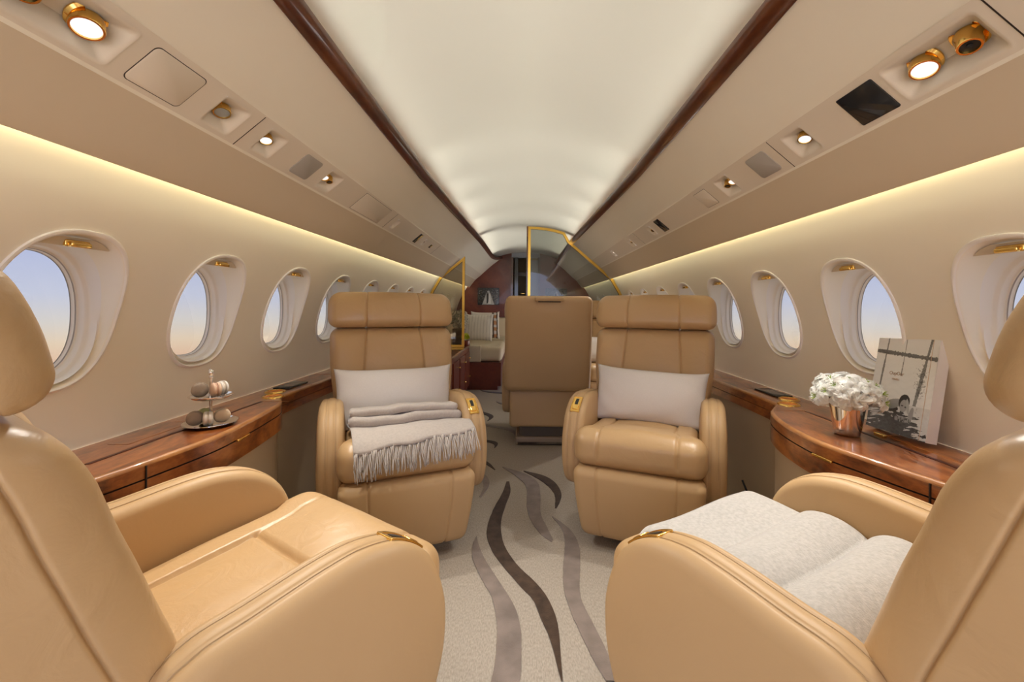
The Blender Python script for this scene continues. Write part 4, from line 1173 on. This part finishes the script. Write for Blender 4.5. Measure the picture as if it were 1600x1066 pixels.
def pat1(u,y):
    b=(.62,.58,.52)
    if .74<u<.79 or .88<u<.92: return (.05,.03,.025)
    if .79<u<.88: return (.42,.20,.09) if math.sin(y*70)>-.2 else (.55,.5,.45)
    return b
def pat2(u,y): return (.62,.58,.52) if math.sin(u*60)>-.7 else (.50,.46,.41)
m1=striped(pillow_me(.40,.40,.14,5,CLOTHPRINT,60,30),.40,pat1)
o=ob('pillow',m1); o.matrix_world=TR(-.56,5.95,.735,math.radians(74),0,math.radians(8)); tag(o,'sofa pillow with a dark and rust striped band','pillow')
m2=striped(pillow_me(.38,.38,.13,6,CLOTHPRINT,50,30),.38,pat2)
o=ob('pillow',m2); o.matrix_world=TR(-.62,5.62,.718,math.radians(72),0,math.radians(-6)); tag(o,'plain cream ribbed pillow in front of the striped one on the sofa','pillow')
# bulkhead with doorway
for nm,x0,x1,z0,z1,lb in (('wall_back_left',-1.25,-.235,0,2.0,'red mahogany bulkhead on the left of the aft doorway'),('wall_back_right',.225,1.25,0,2.0,'red mahogany bulkhead on the right of the aft doorway'),('wall_back_header',-.235,.225,1.80,2.0,'grey header above the aft doorway')):
    mb=MB(); mb.box(((x0+x1)/2,7.03,(z0+z1)/2),((x1-x0)/2,.03,(z1-z0)/2)); o=ob(nm,mb.me(nm,MAHO2 if 'header' not in nm else DOORG,False)); tag(o,lb,'wall',kind='structure')
mb=MB()
for x in (-.225,.215): mb.box((x,7.0,.9),(.018,.05,.9))
o=ob('trim_30',mb.me('jamb',MAHO,False)); tag(o,'dark wood door jambs of the aft doorway','trim',kind='structure')
mb=MB(); mb.box((0,8.0,1.0),(.8,.02,1.0)); mb.box((-.5,7.54,1.0),(.02,.46,1.0)); mb.box((.5,7.54,1.0),(.02,.46,1.0)); mb.box((0,7.54,2.0),(.55,.46,.02)); mb.box((0,7.55,-.02),(.55,.5,.02))
o=ob('wall_aft_room',mb.me('aft',AFTM,False)); tag(o,'cream walls of the small room behind the aft doorway','wall',kind='structure')
mb=MB(); mb.box((0,7.97,1.60),(.5,.012,.035)); o=ob('trim_31',mb.me('band',MAHO,False)); tag(o,'wood band on the aft room wall','trim',kind='structure')
mb=MB(); mb.box((-.155,7.0,.9),(.028,.018,.9)); d=ob('door_1',mb.me('door',BLACKG,False)); tag(d,'dark folded door leaf in the aft doorway','door',kind='structure')
mb=MB(); P,F=rb(.004,.02,.008,.003); mb.add(P+np.array((-.07,7.94,1.24)),F); P,F=rb(.05,.012,.008,.005); mb.add(P+np.array((-.05,7.955,1.24)),F); ob('door_handle',mb.me('handle',GOLD),d)
mb=MB(); mb.box((.12,7.02,.88),(.085,.012,.88)); d=ob('door_2',mb.me('door',DOORG,False)); tag(d,'grey blue door leaf behind the right glass screen','door',kind='structure')
def wed(u,v):
    g=.015+.10*max(hn(u*22,v*20)-.55,0)*2
    if hn(u*46,v*44)>.72 and .10<v<.62: g=.16+.2*hn(u*80,v*80)
    w=.05+.30*max(v-.18,0)
    if abs(u-.50)<w and v>.18: g=.22+.25*hn(u*24,v*10)+.12*v
    if abs(u-.47)<.045 and .30<v<.93: g=.02
    if abs(u-.47)<.03 and .22<v<.32: g=.14
    if abs(u-.565)<.035+.11*max(v-.55,0) and .34<v<.97: g=.62
    return g
def picture(x,label):
    t=thing('picture_frame',label,'picture',TR(x,6.985,1.02))
    mb=MB(); mb.box((0,0,.14),(.175,.010,.14)); ob('frame',mb.me('frame',BLACK,False),t)
    ob('photograph',print_me('photo',.34,.27,56,44,wed),t,Matrix.Translation((0,-.0115,.005)))
picture(-.61,'dark framed photograph on the red bulkhead above the sofa')
picture(.50,'dark framed photograph on the right of the aft doorway, seen through glass')

# ------------------------------------------------------------------ sky, camera, view
w=bpy.data.worlds.new('sky'); S.world=w; w.use_nodes=True; nt=w.node_tree; L=nt.links.new
bg=nt.nodes['Background']
tc=N(nt,'ShaderNodeTexCoord'); sp=N(nt,'ShaderNodeSeparateXYZ'); L(tc.outputs['Generated'],sp.inputs[0])
mr=N(nt,'ShaderNodeMapRange'); mr.inputs['From Min'].default_value=-.5; mr.inputs['From Max'].default_value=.5; L(sp.outputs['Z'],mr.inputs['Value'])
rp=N(nt,'ShaderNodeValToRGB'); e=rp.color_ramp.elements
e[0].position=0; e[0].color=(.74,.75,.76,1); e[1].position=1; e[1].color=(.82,.85,.92,1)
for p,c in ((.32,(.80,.72,.66)),(.40,(.88,.58,.40)),(.435,(.92,.74,.55)),(.47,(.80,.76,.72)),(.515,(.66,.70,.86)),(.60,(.52,.59,.87)),(.74,(.46,.55,.87))):
    x=e.new(p); x.color=(*c,1)
L(mr.outputs[0],rp.inputs['Fac']); L(rp.outputs['Color'],bg.inputs['Color']); bg.inputs['Strength'].default_value=2.15
cd=bpy.data.cameras.new('camera'); co=bpy.data.objects.new('camera',cd); COL.objects.link(co)
co.location=(CAMX,0,CAMZ); co.rotation_euler=(PI/2,-.0085,0)
cd.sensor_width=36; cd.lens=36*667/1600; cd.shift_x=-20/1600; cd.shift_y=-54/1600; cd.clip_start=.02
S.camera=co
S.view_settings.view_transform='Standard'; S.view_settings.look='None'; S.view_settings.exposure=1.0; S.view_settings.gamma=1
S.cycles.use_denoising=True
S.cycles.max_bounces=10; S.cycles.diffuse_bounces=6; S.cycles.transparent_max_bounces=12; S.cycles.sample_clamp_indirect=4
S.cycles.caustics_reflective=False; S.cycles.caustics_refractive=False
